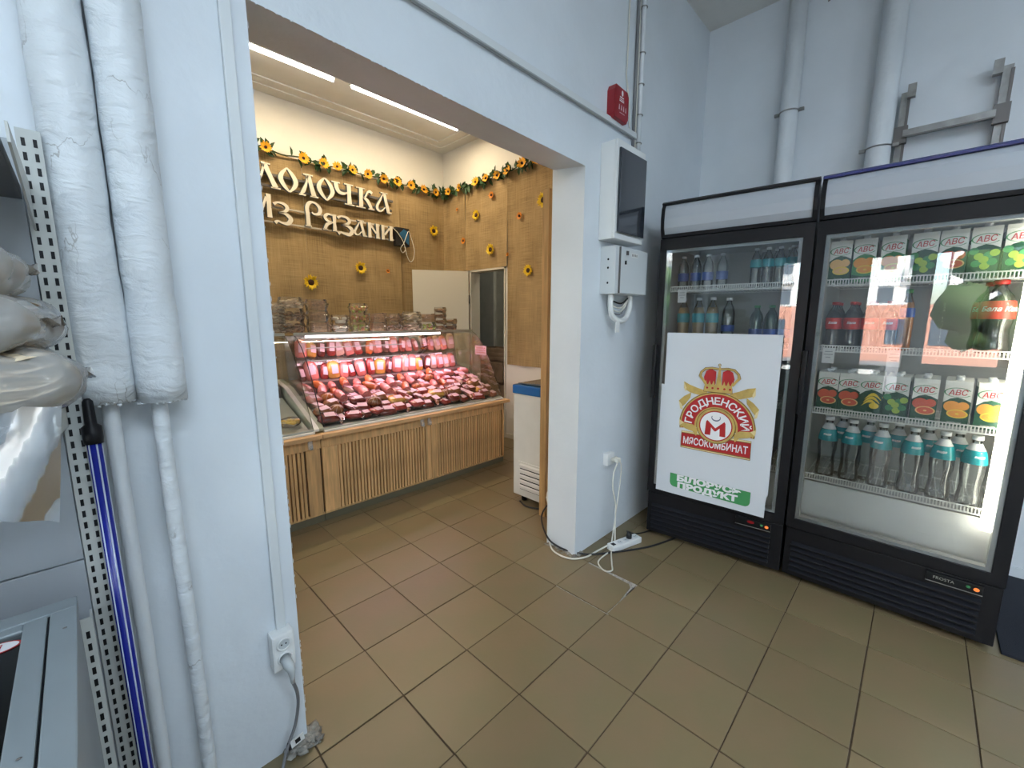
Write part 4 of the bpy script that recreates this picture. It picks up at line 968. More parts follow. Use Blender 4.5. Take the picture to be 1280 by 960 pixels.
b = B(); C0 = (-.088, -.085)
def rotp(pl, a=-.15): return [(C0[0]+x*math.cos(a)-y*math.sin(a), C0[1]+x*math.sin(a)+y*math.cos(a)) for x, y in pl]
for k_, (rx, ry, mi) in enumerate(((.030, .016, 0), (.027, .0135, 1))):
    b.add([(x, y, HZ-.0030+k_*.0003) for x, y in rotp(circ(0, 0, rx, 24, rz=ry))], [tuple(range(24))], mi)
vs, fs, ww, hh = text2d('М', .02, bold=.001); b.add([(x, y, HZ-.0023) for x, y in rotp(vs)], fs, 0)
b.obj('round_sticker', ['em_red', 'em_white'], ld)
for k, (x, y, lab) in enumerate(((-.2, -.2, 'pale frozen food packet under the sticker end of the lid'), (-.4, -.35, 'pale frozen food packet in the middle of the chest freezer'), (-.2, -.5, 'pale frozen food packet nearest the freezer corner'))):
    pk = B().box(-.07, .07, -.05, .05, 0, .03, 0, .008).obj('frozen_packet', 'liner_white', None, (-.745+x, -.775+y, .402)); tag(pk, lab, 'packet', 'frozen packets')
# screw marks on frame
b = B()
for (x, y) in ((-.012, -.1), (-.02, -.42), (-.045, -.36)): b.ball((x, y, HZ+.0005), (.003, .002, .001), 6, 4)
b.obj('screw', 'galv_dark', t)

# mop handle
t = thing('mop_handle', 'blue mop handle with pale stripes leaning under the wrapped pipe', 'mop handle', (-.686, -.735, 0))
top = Vector((-.006, .115, 1.165)); 
b = B(); b.tube([(0, 0, 0), top*.98], .0115, 16); b.obj('pole', 'pole_blue', t)
b = B(); d_ = top.normalized(); u_ = d_.cross(Vector((1, 0, 0))).normalized(); v_ = d_.cross(u_)
for a in (PI*.1, PI*.42, PI*.75, PI*1.1, PI*1.45, PI*1.8):
    off = (u_*math.cos(a)+v_*math.sin(a))*.0108; b.tube([off+d_*.02, off+top*.975], .0016, 6)
b.obj('pale_stripes', 'pole_stripe', t)
b = B(); b.tube([top*.955, top*.965, top*.985, top*.99, top*1.03, top*1.035], [.0150, .0160, .0160, .0095, .0085, .004], 14); b.obj('grip_end', 'black_plastic', t)

# ================================================================== back room
random.seed(21)
# burlap sheets
def burlap_sheet(x0, x1, z0, z1, face, label, seam=.0, n=None):
    """face 'y': hangs on back wall; 'x': hangs on the far side wall"""
    b = B(); L_ = abs(x1-x0); nu = max(6, int(L_/.03)); ph = rnd(0, 9)
    def fn(u, v):
        s_ = u*L_; d = .012+.006*math.sin(s_*21+ph)*(.4+.6*(1-v))+.005*math.sin(s_*9+ph*2+v*3)
        d += .012*math.exp(-(min(u, 1-u)*L_/.018)**2)
        zz = z0+(z1-z0)*v
        if face == 'y': return (u*L_, -d, zz)
        return (-d, u*L_, zz)
    b.grid(fn, nu, 30, 0, True)
    o = b.obj('burlap_sheet', 'burlap', None, (min(x0, x1), BY, 0) if face == 'y' else (WX-.004, min(x0, x1), 0))
    return tag(o, label, 'burlap', 'burlap sheets on the walls')
burlap_sheet(-1.2, .20, .3, 2.87, 'y', 'brown burlap sheet on the back wall hidden past the jamb')
burlap_sheet(.20, .975, .3, 2.87, 'y', 'brown burlap sheet on the back wall behind the first sign letters')
burlap_sheet(.975, 2.02, .3, 2.87, 'y', 'brown burlap sheet on the back wall behind the sign word endings')
burlap_sheet(2.02, 2.665, .3, 2.88, 'y', 'brown burlap sheet on the back wall between sign and corner')
burlap_sheet(2.20, 2.63, 1.94, 2.88, 'x', 'narrow brown burlap sheet next to the corner above the open leaf')
burlap_sheet(1.50, 2.20, 1.94, 2.89, 'x', 'brown burlap sheet above the small doorway')
burlap_sheet(.62, 1.50, .86, 2.91, 'x', 'long brown burlap sheet between doorway and wooden post')
burlap_sheet(-.25, .62, .86, 2.91, 'x', 'brown burlap sheet behind the chest freezer with blue rim')

# flowers
def petals(n, r0, r1, mi, tilt=.25, jit=.1, w_=.9):
    b = B()
    for k in range(n):
        a = 2*PI*k/n+rnd(-jit, jit); L_ = r1*rnd(.9, 1.08); hw = PI*(r0+L_)/2/n*w_*1.25
        ca, sa = math.cos(a), math.sin(a); z = tilt*L_*rnd(.5, 1.3)
        pts = [(r0*.7, -hw*.4, 0), (r0*.7, hw*.4, 0), (r0+(L_-r0)*.55, hw, z*.5), (L_, 0, z), (r0+(L_-r0)*.55, -hw, z*.5)]
        b.add([(x*ca-y*sa, x*sa+y*ca, zz) for x, y, zz in pts]+[(x*ca-y*sa, x*sa+y*ca, zz-.0015) for x, y, zz in pts], [(0, 1, 2, 3, 4), (9, 8, 7, 6, 5), (1, 6, 7, 2), (2, 7, 8, 3), (3, 8, 9, 4), (4, 9, 5, 0)], mi)
    return b
fl_big = petals(16, .025, .068, 0).add(petals(16, .025, .058, 0, .5).v, [], 0)
fl_big = petals(16, .025, .068, 0); p2 = petals(15, .025, .056, 0, .55); fl_big.add(p2.v, p2.f, 0)
me_big = fl_big.mesh('petal_ring', 'petal_yellow')
fs_ = petals(12, .014, .042, 0, .35, w_=1.0); me_small = fs_.mesh('petal_ring', 'petal_orange')
ct = B().ball((0, 0, .006), (.027, .027, .012), 14, 7, 0, .05); me_ct = ct.mesh('flower_center', 'seed')
ct = B().ball((0, 0, .008), (.014, .014, .008), 10, 6, 0, .05); me_ct2 = ct.mesh('flower_center', 'seed')
def flower(loc, face, big, label, s_=1):
    rot = (R(90), 0, 0) if face == 'y' else (R(90), 0, R(-90))
    t = thing('sunflower', label, 'flower', loc, group='sunflowers on the burlap', rot=rot); t.scale = (s_, s_, s_)
    mobj('petal_ring', me_big if big else me_small, t); mobj('flower_center', me_ct if big else me_ct2, t)
FY = BY-.034; FX = WX-.036
for x, z, bg_, s_, lab in ((.986, 1.725, 1, 1.12, 'large yellow sunflower above the stacked plastic boxes'), (1.517, 1.91, 1, 1.0, 'yellow sunflower beneath the end of the sign'), (2.484, 2.432, 1, .98, 'yellow sunflower between the sign and the room corner'), (1.842, 1.903, 0, .6, 'tiny orange flower under the sign power supply')):
    flower((x, FY, z), 'y', bg_, lab, s_)
for y, z, bg_, s_, lab in ((1.994, 2.545, 1, .88, 'yellow sunflower highest over the small doorway'), (1.755, 2.138, 1, .95, 'yellow sunflower just above the doorway lintel'), (1.184, 1.868, 1, .92, 'yellow sunflower between the doorway and the wooden post'), (.99, 2.526, 1, 1.1, 'yellow sunflower partly behind the wooden post'), (1.313, 2.428, 0, .95, 'orange flower beside the long burlap seam'), (1.737, 2.714, 0, .95, 'orange flower close beneath the garland'), (2.231, 2.291, 0, .95, 'orange flower above the open door leaf'), (2.342, 2.665, 0, .5, 'tiny orange flower near the corner under the garland'), (1.489, 2.059, 0, .5, 'tiny orange flower at the doorway corner')):
    flower((FX, y, z), 'x', bg_, lab, s_)

# garland
t = thing('flower_garland', 'garland of orange-yellow sunflowers and dark leaves along the burlap top', 'garland', (0, 0, 0))
path = [(-.8, BY-.05, 2.86), (0, BY-.05, 2.87), (.5, BY-.05, 2.88), (1.0, BY-.05, 2.872), (1.6, BY-.05, 2.88), (2.2, BY-.05, 2.885), (2.58, BY-.05, 2.885), (WX-.05, 2.50, 2.885), (WX-.05, 2.1, 2.88), (WX-.05, 1.7, 2.895), (WX-.05, 1.25, 2.91), (WX-.05, .9, 2.93), (WX-.05, .3, 2.93)]
cp_ = catmull(path, 10)
B().tube([(p[0], p[1], p[2]+.012*math.sin(i*.9)) for i, p in enumerate(cp_)], .006, 6).obj('vine', 'vine', t)
gp = petals(13, .018, .055, 0, .4, w_=1.0); me_g = gp.mesh('garland_flower', 'petal')
lf = B()
lf.add([(0, 0, 0), (.02, .018, .006), (.05, .016, .010), (.075, 0, .0), (.05, -.016, .010), (.02, -.018, .006), (.035, 0, -.002)], [(0, 1, 6), (1, 2, 6), (2, 3, 6), (3, 4, 6), (4, 5, 6), (5, 0, 6)], 0)
me_leaf = lf.mesh('leaf', 'leaf_green')
def gflower(loc, face, s_):
    rot = (R(90+rnd(-18, 18)), 0, R(rnd(-15, 15))) if face == 'y' else (R(90+rnd(-18, 18)), 0, R(-90+rnd(-15, 15)))
    o = mobj('garland_flower', me_g, t, loc, rot); o.scale = (s_,)*3
    mobj('flower_center', me_ct2, o)
gx = [.12, .30, .48, .66, .98, 1.169, 1.303, 1.461, 1.629, 1.814, 1.98, 2.156, 2.33, 2.50]
for x in gx + [-.5, -.2]: gflower((x, BY-.075, 2.875+rnd(-.008, .012)), 'y', rnd(.85, 1.05)*(1.12 if x in (1.629, .98) else 1))
for y in (2.45, 2.24, 1.95, 1.78, 1.604, 1.448, 1.24, 1.05, .8): gflower((WX-.08, y, 2.885+.03*(y < 1.3)+rnd(-.008, .01)), 'x', rnd(.85, 1.05))
for i in range(230):
    k = rnd(0, 1); p = cp_[int(k*(len(cp_)-1))]
    o = mobj('leaf', me_leaf, t, (p[0]+rnd(-.02, .02), p[1]+(-.01 if i % 2 else .0), p[2]+rnd(-.01, .01)), (rnd(-.8, .8)+PI/2, rnd(-3, 3), rnd(-.6, .6)+(0 if p[0] < 2.6 else -PI/2))); o.scale = (1.2,)*3

# sign lettering: strokes in the sign plane, each letter its own part
sg = thing('shop_sign', 'cream ornate raised sign letters on rails reading МОЛОЧКА ИЗ РЯЗАНИ', 'sign', (0, BY-.05, 0))
def stroke(b, pts, ws, d0=-.035, d1=-.005, dx=None):
    """pts: centre line, ws: (wx) widths per point given along x unless dx False"""
    n = len(pts); A = []; Z = []
    for i, (p, w_) in enumerate(zip(pts, ws)):
        a = pts[max(i-1, 0)]; c = pts[min(i+1, n-1)]; tx, tz = c[0]-a[0], c[1]-a[1]; l = math.hypot(tx, tz) or 1
        nx, nz = -tz/l, tx/l; A.append((p[0]+nx*w_/2, p[1]+nz*w_/2)); Z.append((p[0]-nx*w_/2, p[1]-nz*w_/2))
    o = len(b.v); vs = [(a, d0, z) for a, z in A]+[(a, d0, z) for a, z in Z]+[(a, d1, z) for a, z in A]+[(a, d1, z) for a, z in Z]
    f0 = [(i, i+1, n+i+1, n+i) for i in range(n-1)]; b.add(vs, f0, 0)
    for i in range(n-1):
        for q in ((2*n+i, 2*n+i+1, 3*n+i+1, 3*n+i), (i, i+1, 2*n+i+1, 2*n+i), (n+i, n+i+1, 3*n+i+1, 3*n+i)): b.f.append(tuple(o+k for k in q)); b.m.append(1); b.s.append(False)
    for i in (0, n-1): b.f.append((o+i, o+n+i, o+3*n+i, o+2*n+i)); b.m.append(1); b.s.append(False)
def slab_serif(b, x, z, w_, h=.012): stroke(b, [(x-w_/2, z), (x+w_/2, z)], [h, h])
def curve2(pts, ws, k=6):
    P = catmull([(a, b_, w_) for (a, b_), w_ in zip(pts, ws)], k); return [(p[0], p[1]) for p in P], [p[2] for p in P]
def L_stem(b, x0, z0, x1, z1, w_=.04): stroke(b, [(x0, z0), ((x0+x1)/2, (z0+z1)/2), (x1, z1)], [w_*1.05, w_*.9, w_*1.1])
letters = []
def letter(fn):
    b = B(); fn(b); b.obj('letter', ['sign_cream', 'sign_side'], sg)
def lamO(x0, x1, z0=2.53, z1=2.75):
    def fn(b):
        xm = (x0+x1)/2; h = z1-z0; zm = (z0+z1)/2; w2 = (x1-x0)/2
        stroke(b, *curve2([(xm-.005, z1-.004), (x0+.03, zm+h*.22), (x0+.018, zm), (x0+.045, zm-h*.26), (xm+.005, z0+.006)], [.012, .034, .042, .034, .014]))
        stroke(b, *curve2([(xm-.005, z1-.004), (x1-.045, zm+h*.26), (x1-.018, zm), (x1-.03, zm-.22*h), (xm+.005, z0+.006)], [.012, .034, .042, .034, .014]))
    return fn
def lamL(x0, z0=2.532, z1=2.732, w_=.155):
    def fn(b):
        L_stem(b, x0+w_*.55, z1-.006, x0+w_*.84, z0+.006, .042)
        stroke(b, *curve2([(x0+w_*.52, z1-.012), (x0+w_*.40, z0+.11), (x0+w_*.22, z0+.045), (x0+w_*.05, z0+.012)], [.012, .022, .034, .018]))
        slab_serif(b, x0+w_*.55, z1-.004, .09); slab_serif(b, x0+w_*.86, z0+.005, .075); slab_serif(b, x0+w_*.14, z0+.005, .06, .014)
    return fn
def lamM(b):
    x = .49
    L_stem(b, x+.145, 2.738, x+.225, 2.548, .042); stroke(b, *curve2([(x+.14, 2.735), (x+.12, 2.66), (x+.10, 2.60)], [.012, .02, .014]))
    L_stem(b, x+.03, 2.738, x+.10, 2.60, .034); stroke(b, *curve2([(x+.03, 2.735), (x+.015, 2.63), (x-.01, 2.55)], [.014, .022, .034]))
    slab_serif(b, x+.155, 2.744, .075); slab_serif(b, x+.225, 2.546, .08); slab_serif(b, x+.02, 2.744, .06); slab_serif(b, x-.01, 2.546, .06)
def lamCh(b):
    x = 1.245
    stroke(b, *curve2([(x+.03, 2.715), (x+.04, 2.665), (x+.065, 2.632), (x+.11, 2.628), (x+.15, 2.645)], [.040, .040, .034, .024, .014]))
    L_stem(b, x+.165, 2.722, x+.165, 2.532, .044); slab_serif(b, x+.03, 2.722, .085); slab_serif(b, x+.165, 2.726, .095); slab_serif(b, x+.165, 2.531, .10)
def lamK(b):
    x = 1.485
    L_stem(b, x+.055, 2.716, x+.05, 2.530, .042); slab_serif(b, x+.052, 2.720, .10); slab_serif(b, x+.045, 2.529, .10)
    stroke(b, *curve2([(x+.18, 2.690), (x+.155, 2.705), (x+.125, 2.69), (x+.105, 2.65), (x+.075, 2.625)], [.030, .028, .018, .016, .012]))
    stroke(b, *curve2([(x+.075, 2.628), (x+.115, 2.615), (x+.145, 2.575), (x+.165, 2.53)], [.014, .034, .036, .034])); slab_serif(b, x+.165, 2.527, .07)
def lamA(x0, z0, z1, w_=.17, k=1.0):
    def fn(b):
        h = z1-z0
        L_stem(b, x0+w_*.56, z1-.004, x0+w_*.80, z0+.006, .038*k); slab_serif(b, x0+w_*.56, z1-.004, .085*k, .010); slab_serif(b, x0+w_*.86, z0+.005, .06*k, .010)
        stroke(b, *curve2([(x0+w_*.50, z1-.012), (x0+w_*.30, z0+h*.60), (x0+w_*.10, z0+h*.28), (x0+w_*.13, z0+h*.10), (x0+w_*.34, z0+h*.06), (x0+w_*.60, z0+h*.28)], [.012, .020*k, .028*k, .026*k, .016*k, .010]))
    return fn
def lamI(x0, x1, z0, z1, mirror=True, w_=.034):
    def fn(b):
        L_stem(b, x0+w_/2, z1-.002, x0+w_/2, z0+.002, w_); L_stem(b, x1-w_/2, z1-.002, x1-w_/2, z0+.002, w_)
        a, c = (z0+.055, z1-.03) if mirror else (z1-.03, z0+.055)
        stroke(b, [(x0+w_, a), (x1-w_, c)], [.022, .022])
    return fn
def lamZ(x0, z0, z1, w_):
    def fn(b):
        h = z1-z0
        stroke(b, *curve2([(x0+.01, z1-h*.13), (x0+w_*.28, z1-h*.02), (x0+w_*.62, z1-h*.05), (x0+w_*.78, z1-h*.22), (x0+w_*.62, z1-h*.40), (x0+w_*.33, z0+h*.53)], [.030, .016, .026, .034, .024, .014]))
        stroke(b, *curve2([(x0+w_*.33, z0+h*.53), (x0+w_*.68, z0+h*.50), (x0+w_*.93, z0+h*.30), (x0+w_*.76, z0+h*.07), (x0+w_*.45, z0+h*.07), (x0+w_*.22, z0+h*.12), (x0+.01, z0+h*.03)], [.014, .026, .040, .034, .020, .020, .032]))
    return fn
def lamR(b):
    x = .962
    stroke(b, *curve2([(x+.022, 2.258), (x+.022, 2.35), (x+.018, 2.43), (x+.045, 2.475), (x+.085, 2.482), (x+.125, 2.46), (x+.142, 2.42), (x+.125, 2.385), (x+.085, 2.375), (x+.06, 2.39)], [.040, .036, .036, .030, .018, .028, .036, .030, .020, .014])); slab_serif(b, x+.022, 2.258, .06)
def lamYa(b):
    x = 1.125
    L_stem(b, x+.115, 2.398, x+.115, 2.248, .034); slab_serif(b, x+.112, 2.401, .05, .008); slab_serif(b, x+.118, 2.246, .05, .008)
    stroke(b, *curve2([(x+.10, 2.394), (x+.05, 2.398), (x+.022, 2.37), (x+.045, 2.335), (x+.10, 2.325)], [.012, .022, .032, .022, .014]))
    stroke(b, *curve2([(x+.09, 2.322), (x+.04, 2.30), (x+.015, 2.255)], [.014, .030, .028])); slab_serif(b, x+.02, 2.25, .05, .010)
for fn in (lamM, lamO(.745, .91), lamL(.925), lamO(1.088, 1.255, 2.524, 2.742), lamCh, lamK, lamA(1.70, 2.518, 2.728, .19),
           lamI(.545, .665, 2.278, 2.485, True, .038), lamZ(.675, 2.235, 2.428, .16), lamR, lamYa, lamZ(1.262, 2.22, 2.405, .172), lamA(1.438, 2.235, 2.395, .145, .85), lamI(1.60, 1.728, 2.232, 2.390, False, .036), lamI(1.757, 1.892, 2.230, 2.390, True, .036)): letter(fn)
for x0, x1, z, h in ((.46, 1.93, 2.665, .022), (.46, 1.91, 2.565, .018), (.53, 1.93, 2.385, .014), (.53, 1.93, 2.250, .014)):
    B().box(x0, x1, -.005, .015, z-h/2, z+h/2).obj('rail', 'rail_paint' if z < 2.5 else 'galv_dark', sg)
t = thing('power_supply', 'small black and blue power supply box at the end of the sign', 'power supply', (1.925, BY-.055, 2.19))
B().box(0, .175, -.045, .02, 0, .20, 0, .004).obj('housing', 'psu_black', t)
b = B(); b.prism([(.04, .13), (.10, .185), (.15, .165), (.165, .11), (.16, .02), (.14, .03), (.07, .10)], -.0455, -.05); b.obj('blue_cover', 'psu_blue', t)
B().tube(catmull([(-.03, -.05, .175), (.03, -.055, .12), (.09, -.056, .03), (.13, -.05, -.10), (.17, -.05, -.165), (.215, -.05, -.13), (.23, -.05, -.02), (.19, -.05, .11), (.16, -.055, .17), (.13, -.056, .12), (.09, -.056, .03), (.05, -.05, -.03), (.075, -.05, -.075), (.11, -.05, -.04), (.10, -.05, .0)]), .004, 6).obj('wire', 'cable_white', t)

# ================================================================== wood counter + display case
CX0, CX1 = .352, 2.062
def cladding(label, x0, x1, x_slats, wide):
    t = thing('counter_cladding', label, 'counter', (x0, .97, 0), group='slatted counter fronts'); W_ = x1-x0
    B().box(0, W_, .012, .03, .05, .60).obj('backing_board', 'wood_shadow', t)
    B().box(0, W_, -.0, .02, 0, .052).obj('plinth', 'plinth_green', t)
    B().box(0, W_, -.006, .012, .515, .585, 0, .002).obj('top_board', 'wood_pale', t)
    B().box(0, W_, -.008, .012, .052, .064).obj('bottom_strip', 'wood_pale', t)
    me = B().box(-.0085, .0085, -.012, .012, .064, .515, 0, .002).mesh('slat', 'wood_pale')
    for x in x_slats: mobj('slat', me, t, (x-x0+rnd(-.0015, .0015), 0, 0), (0, R(rnd(-.15, .15)), 0))
    for x, w_ in wide: B().box(x-x0, x-x0+w_, -.010, .012, .064, .515, 0, .002).obj('stile', 'wood_pale', t)
    return t
xs = []
x = .475
while x < 2.035: xs.append(x); x += .0252
xs = [x for x in xs if not (1.185 < x < 1.275)]
cladding('long wooden slat counter front under the meat display case', CX0+.004, CX1, xs, [(CX0+.006, .105), (1.185, .04), (1.229, .045), (2.045, .016)])
xs = []
x = -.9
while x < .25: xs.append(x); x += .0252
cladding('wooden slat counter front section beside the jamb of the opening', -.95, CX0, xs, [(.255, .09)])
for x0, x1, lab in ((CX0+.002, 2.10, 'long pale wooden ledge under the meat case glass'), (-.95, CX0, 'short pale wooden ledge beside the jamb of the opening')):
    o = B().box(0, x1-x0, 0, .11, 0, .028, 0, .004).obj('counter_ledge', 'wood_ledge', None, (x0, .915, .588)); tag(o, lab, 'ledge', 'wooden ledges')
for i, (x, lab) in enumerate(((.275, 'clear plastic hook under the short wooden ledge'), (1.125, 'clear plastic hook under the long ledge, one nearer the opening jamb'), (1.19, 'clear plastic hook under the long ledge, one nearer the doorway'))):
    t = thing('ledge_hook', lab, 'hook', (x, .93, .587), group='clear hooks under the ledges')
    B().box(-.014, .014, -.004, .0, -.055, 0.0).box(-.010, .010, -.022, -.004, -.055, -.050).box(-.010, .010, -.022, -.018, -.050, -.025).obj('hook_body', 'strip_plastic', t)

arc = [(.985, .650), (1.02, .72), (1.075, .82), (1.135, .95), (1.205, 1.07), (1.285, 1.165), (1.36, 1.225), (1.42, 1.250)]
TY = 1.76
def display(label, x0, x1, main):
    t = thing('display_case', label, 'display case', (x0, 0, 0), group='glass display cases'); W_ = x1-x0
    b = B(); b.box(0, W_, 1.04, TY, .06, .60); b.box(0, W_, 1.0, 1.04, .06, .60); b.box(0, W_, TY-.04, TY, .60, .86); b.obj('carcass', 'case_white', t)
    b = B(); b.box(0, W_, .985, 1.03, .617, .642, 0, .004); b.obj('front_rail', 'case_metal', t)
    b = B(); b.box(0.0, W_, .965, .990, .6165, .630, 0, .003); b.obj('white_bumper', 'case_white', t)
    b = B(); b.prism([(1.03, .600), (1.03, .640), (1.50, .79), (1.50, .600)], .02, W_-.02, 'x'); b.obj('tray', 'case_dark' if main else 'case_metal', t)
    b = B(); b.prism([(1.52, .60), (1.52, .875), (1.64, .90), (1.64, .6)], .02, W_-.02, 'x'); b.obj('rear_step', 'case_dark', t)
    b = B(); b.prism([(1.63, .88), (1.66, .88), (1.72, 1.235), (1.69, 1.235)], .02, W_-.02, 'x'); b.obj('mirror_back', 'case_back', t)
    b = B(); b.box(0, W_, 1.415, 1.80, 1.252, 1.262); b.obj('top_glass', 'case_glass', t)
    b = B(); b.box(0, W_, 1.400, 1.420, 1.245, 1.266, 0, .003); b.obj('top_front_rail', 'case_metal', t)
    b = B(); n = len(arc); vs = [(x, y, z) for x in (.008, W_-.008) for y, z in arc]; b.add(vs, [(i, i+1, n+i+1, n+i) for i in range(n-1)], 0, True); b.obj('curved_front_glass', 'case_glass', t)
    for k, x in enumerate((.002, W_-.008)):
        b = B(); pl = arc+[(TY-.04, 1.25), (TY-.04, .64)]; b.prism(pl, x, x+.006, 'x'); eg = b.obj('end_glass', 'case_glass', t)
        b = B(); b.tube([(x+.003, y, z) for y, z in arc], .0032 if k == 0 else .002, 6); b.obj('edge_seal', 'black_plastic' if k == 0 else 'edge_glass', eg)
    b = B(); b.box(.02, W_-.02, 1.50, 1.66, 1.055, 1.061); b.obj('glass_shelf', 'case_glass', t)
    if main:
        b = B(); b.tube([(.09, 1.435, 1.235), (1.30, 1.435, 1.235)], .010, 10); b.obj('lamp_tube', 'tube_case', t)
        area('case_light', (W_/2, 1.43, 1.218), (1.4, .06), E_CASE*2.3, PINK, (R(-8), 0, 0), t)
        area('case_light', (W_/2, 1.49, 1.046), (1.4, .03), E_CASE, PINK, (R(12), 0, 0), t)
        for (xa, xb, y, z) in ((.03, .80, 1.27, 1.160), (.03, .72, 1.20, 1.075)): B().box(xa, xb, y-.002, y+.002, z-.003, z+.003).obj('white_strip', 'cap_white', t)  # thin white bars set along the curved front glass
        b = B(); b.box(W_-.018, W_-.0165, 1.185, 1.345, 1.02, 1.11); o_ = b.obj('price_card', 'meat_label', t)
        b = B()
        for r_ in range(3):
            for q in range(6): b.box(W_-.0192, W_-.0186, 1.20+q*.023, 1.212+q*.023, 1.038+r_*.022, 1.047+r_*.022)
        b.obj('card_print', 'em_red', o_)
    for k, x in enumerate((-.03, W_)):
        if (main and k == 0) or (not main and k == 1):
            b = B(); b.prism([(1.00, .617), (.975, .63), (.975, .645), (1.0, .66), (1.5, .86), (1.72, .90), (1.72, .617)], x, x+.03, 'x'); b.obj('end_bumper', 'case_bumper' if main else 'case_white', t)
    return t
DC = display('long lit glass display case full of meat packs and sausages', .385, CX1, True)
display('neighbouring open-tray glass display case cut off by the opening jamb', -.95, .325, False)
# cheese pack in the neighbouring case
for q_, (cx_, cy_, lb_) in enumerate(((.22, 1.10, 'yellow braided cheese in a clear pack nearest the meat case, by the jamb'), (.05, 1.10, 'yellow braided cheese pack one step further behind the jamb'), (-.12, 1.11, 'yellow braided cheese pack furthest behind the jamb'))):
  t = thing('cheese_pack', lb_, 'cheese', (cx_, cy_, .668), group='cheese packs')
  b = B()
  for k in range(9): b.ball((rnd(-.04, .04), rnd(-.03, .03), .018+rnd(0, .02)), (.022, .018, .012), 8, 5, 0, .1)
  b.obj('cheese', 'cheese', t); B().ball((0, 0, .025), (.07, .055, .035), 14, 8, 0, .05).obj('clear_wrap', 'clear_plastic', t)

# ---- meat products
def capsule(b, L_, r, mi=0, ax='x', cut=False, n=12, bend=0):
    pts = []; rs = []
    ks = 10
    for k in range(ks+1):
        u = k/ks; x = (u-.5)*L_; e_ = min(1, math.sin(PI*min(max(u, .02), .98))**.35)
        if cut and u > .9: e_ = 1
        pts.append((x, bend*(x/L_)**2*4, 0)); rs.append(max(r*.15, r*e_))
    b.tube(pts, rs, n, mi)
    return b
def tray_z(y): return .640+(y-1.03)/.47*.15
LBL = B().box(-.026, .026, -.019, .019, 0, .0015).mesh('paper_label', 'meat_label')
protos = {}
def pr_sausage(nm, m_, L_, r, cut, desc, bend=0):
    t = thing(nm, 'x', 'sausage'); b = capsule(B(), L_, r, 0, cut=cut, bend=bend); b.xf(Matrix.Translation((0, 0, r)))
    b.obj('casing', m_, t)
    if cut:
        c = B(); c.lathe([(r*.97, 0), (r*.97, .001)], 16); c.xf(Matrix.Translation((L_/2+.0008, 0, r)) @ Matrix.Rotation(R(90), 4, 'Y')); c.obj('cut_face', 'meat_cut', t)
    else:
        c = B()
        for s_ in (-1, 1): c.tube([(s_*L_/2*.96, bend, r), (s_*(L_/2+.008), bend, r+.004)], [.005, .002], 6)
        c.obj('string_knot', 'meat_label', t)
    if not cut: mobj('paper_label', LBL, t, (0, 0, 2*r-.001), (0, 0, .3))
    protos[desc] = (t, max(L_, 2*r))
def pr_pack(nm, m_, lx, ly, lz, desc, lump=.12):
    t = thing(nm, 'x', 'meat pack'); b = B()
    bm = bmesh.new(); bmesh.ops.create_cube(bm, size=1); bmesh.ops.subdivide_edges(bm, edges=bm.edges[:], cuts=2, use_grid_fill=True)
    for v in bm.verts:
        p = v.co*2; q = Vector((p.x*math.sqrt(1-p.y*p.y/4-p.z*p.z/4), p.y*math.sqrt(1-p.x*p.x/4-p.z*p.z/4), p.z*math.sqrt(max(0, 1-p.x*p.x/3-p.y*p.y/3+.15))))
        v.co = (q.x*lx/2*(1+rnd(-lump, lump)), q.y*ly/2*(1+rnd(-lump, lump)), lz/2+q.z*lz/2*(1+rnd(-lump, lump)*.5))
    bm.verts.index_update(); b.add([v.co.copy() for v in bm.verts], [[v.index for v in f.verts] for f in bm.faces], 0, True); bm.free()
    b.obj('meat_piece', m_, t)
    f_ = B(); f_.box(-lx*.56, lx*.56, -ly*.56, ly*.56, lz*.25, lz*.25+.0012); f_.obj('film_edge', 'clear_plastic', t)
    mobj('paper_label', LBL, t, (rnd(-.01, .01), 0, lz*1.02), (0, 0, rnd(-.4, .4)))
    protos[desc] = (t, lx)
def pr_ball(nm, m_, r, desc):
    t = thing(nm, 'x', 'ham'); b = B().ball((0, 0, r*.8), (r*1.15, r*.95, r*.8), 14, 9, 0, .03); b.obj('meat_piece', m_, t)
    c = B()
    for k in range(4): a = PI*k/4; c.tube([(r*1.16*math.cos(a)*math.cos(q), r*.96*math.sin(a)*math.cos(q), r*.8+r*.81*math.sin(q)) for q in [PI*j/10 for j in range(11)]], .0012, 4)
    c.obj('string_net', 'meat_pale', t); protos[desc] = (t, 2.2*r)
pr_sausage('cooked_sausage', 'meat_pink', .115, .028, True, 'halved pink cooked sausage')
pr_sausage('cooked_sausage', 'meat_orange', .12, .026, True, 'halved orange-cased sausage')
pr_sausage('salami', 'meat_dark', .13, .019, False, 'dark dry salami')
pr_sausage('smoked_sausage', 'meat_red', .125, .017, False, 'curved red smoked sausage', .012)
pr_sausage('smoked_sausage', 'meat_brown', .13, .016, False, 'thin brown smoked sausage', .008)
pr_sausage('liver_sausage', 'meat_pale', .11, .020, False, 'pale liver sausage')
pr_pack('sliced_meat_pack', 'meat_red', .105, .075, .026, 'flat pack of sliced red meat')
pr_pack('smoked_meat_pack', 'meat_dark', .11, .08, .034, 'dark smoked meat pack')
pr_pack('smoked_meat_pack', 'meat_brown', .10, .075, .040, 'brown smoked brisket pack')
pr_pack('ham_pack', 'meat_pink', .10, .075, .036, 'pink ham pack')
pr_pack('chicken_pack', 'meat_yellow', .11, .085, .040, 'golden smoked chicken pack')
pr_ball('round_ham', 'meat_orange', .036, 'round netted ham')
pr_ball('round_ham', 'meat_brown', .038, 'round brown netted ham')
used = set()
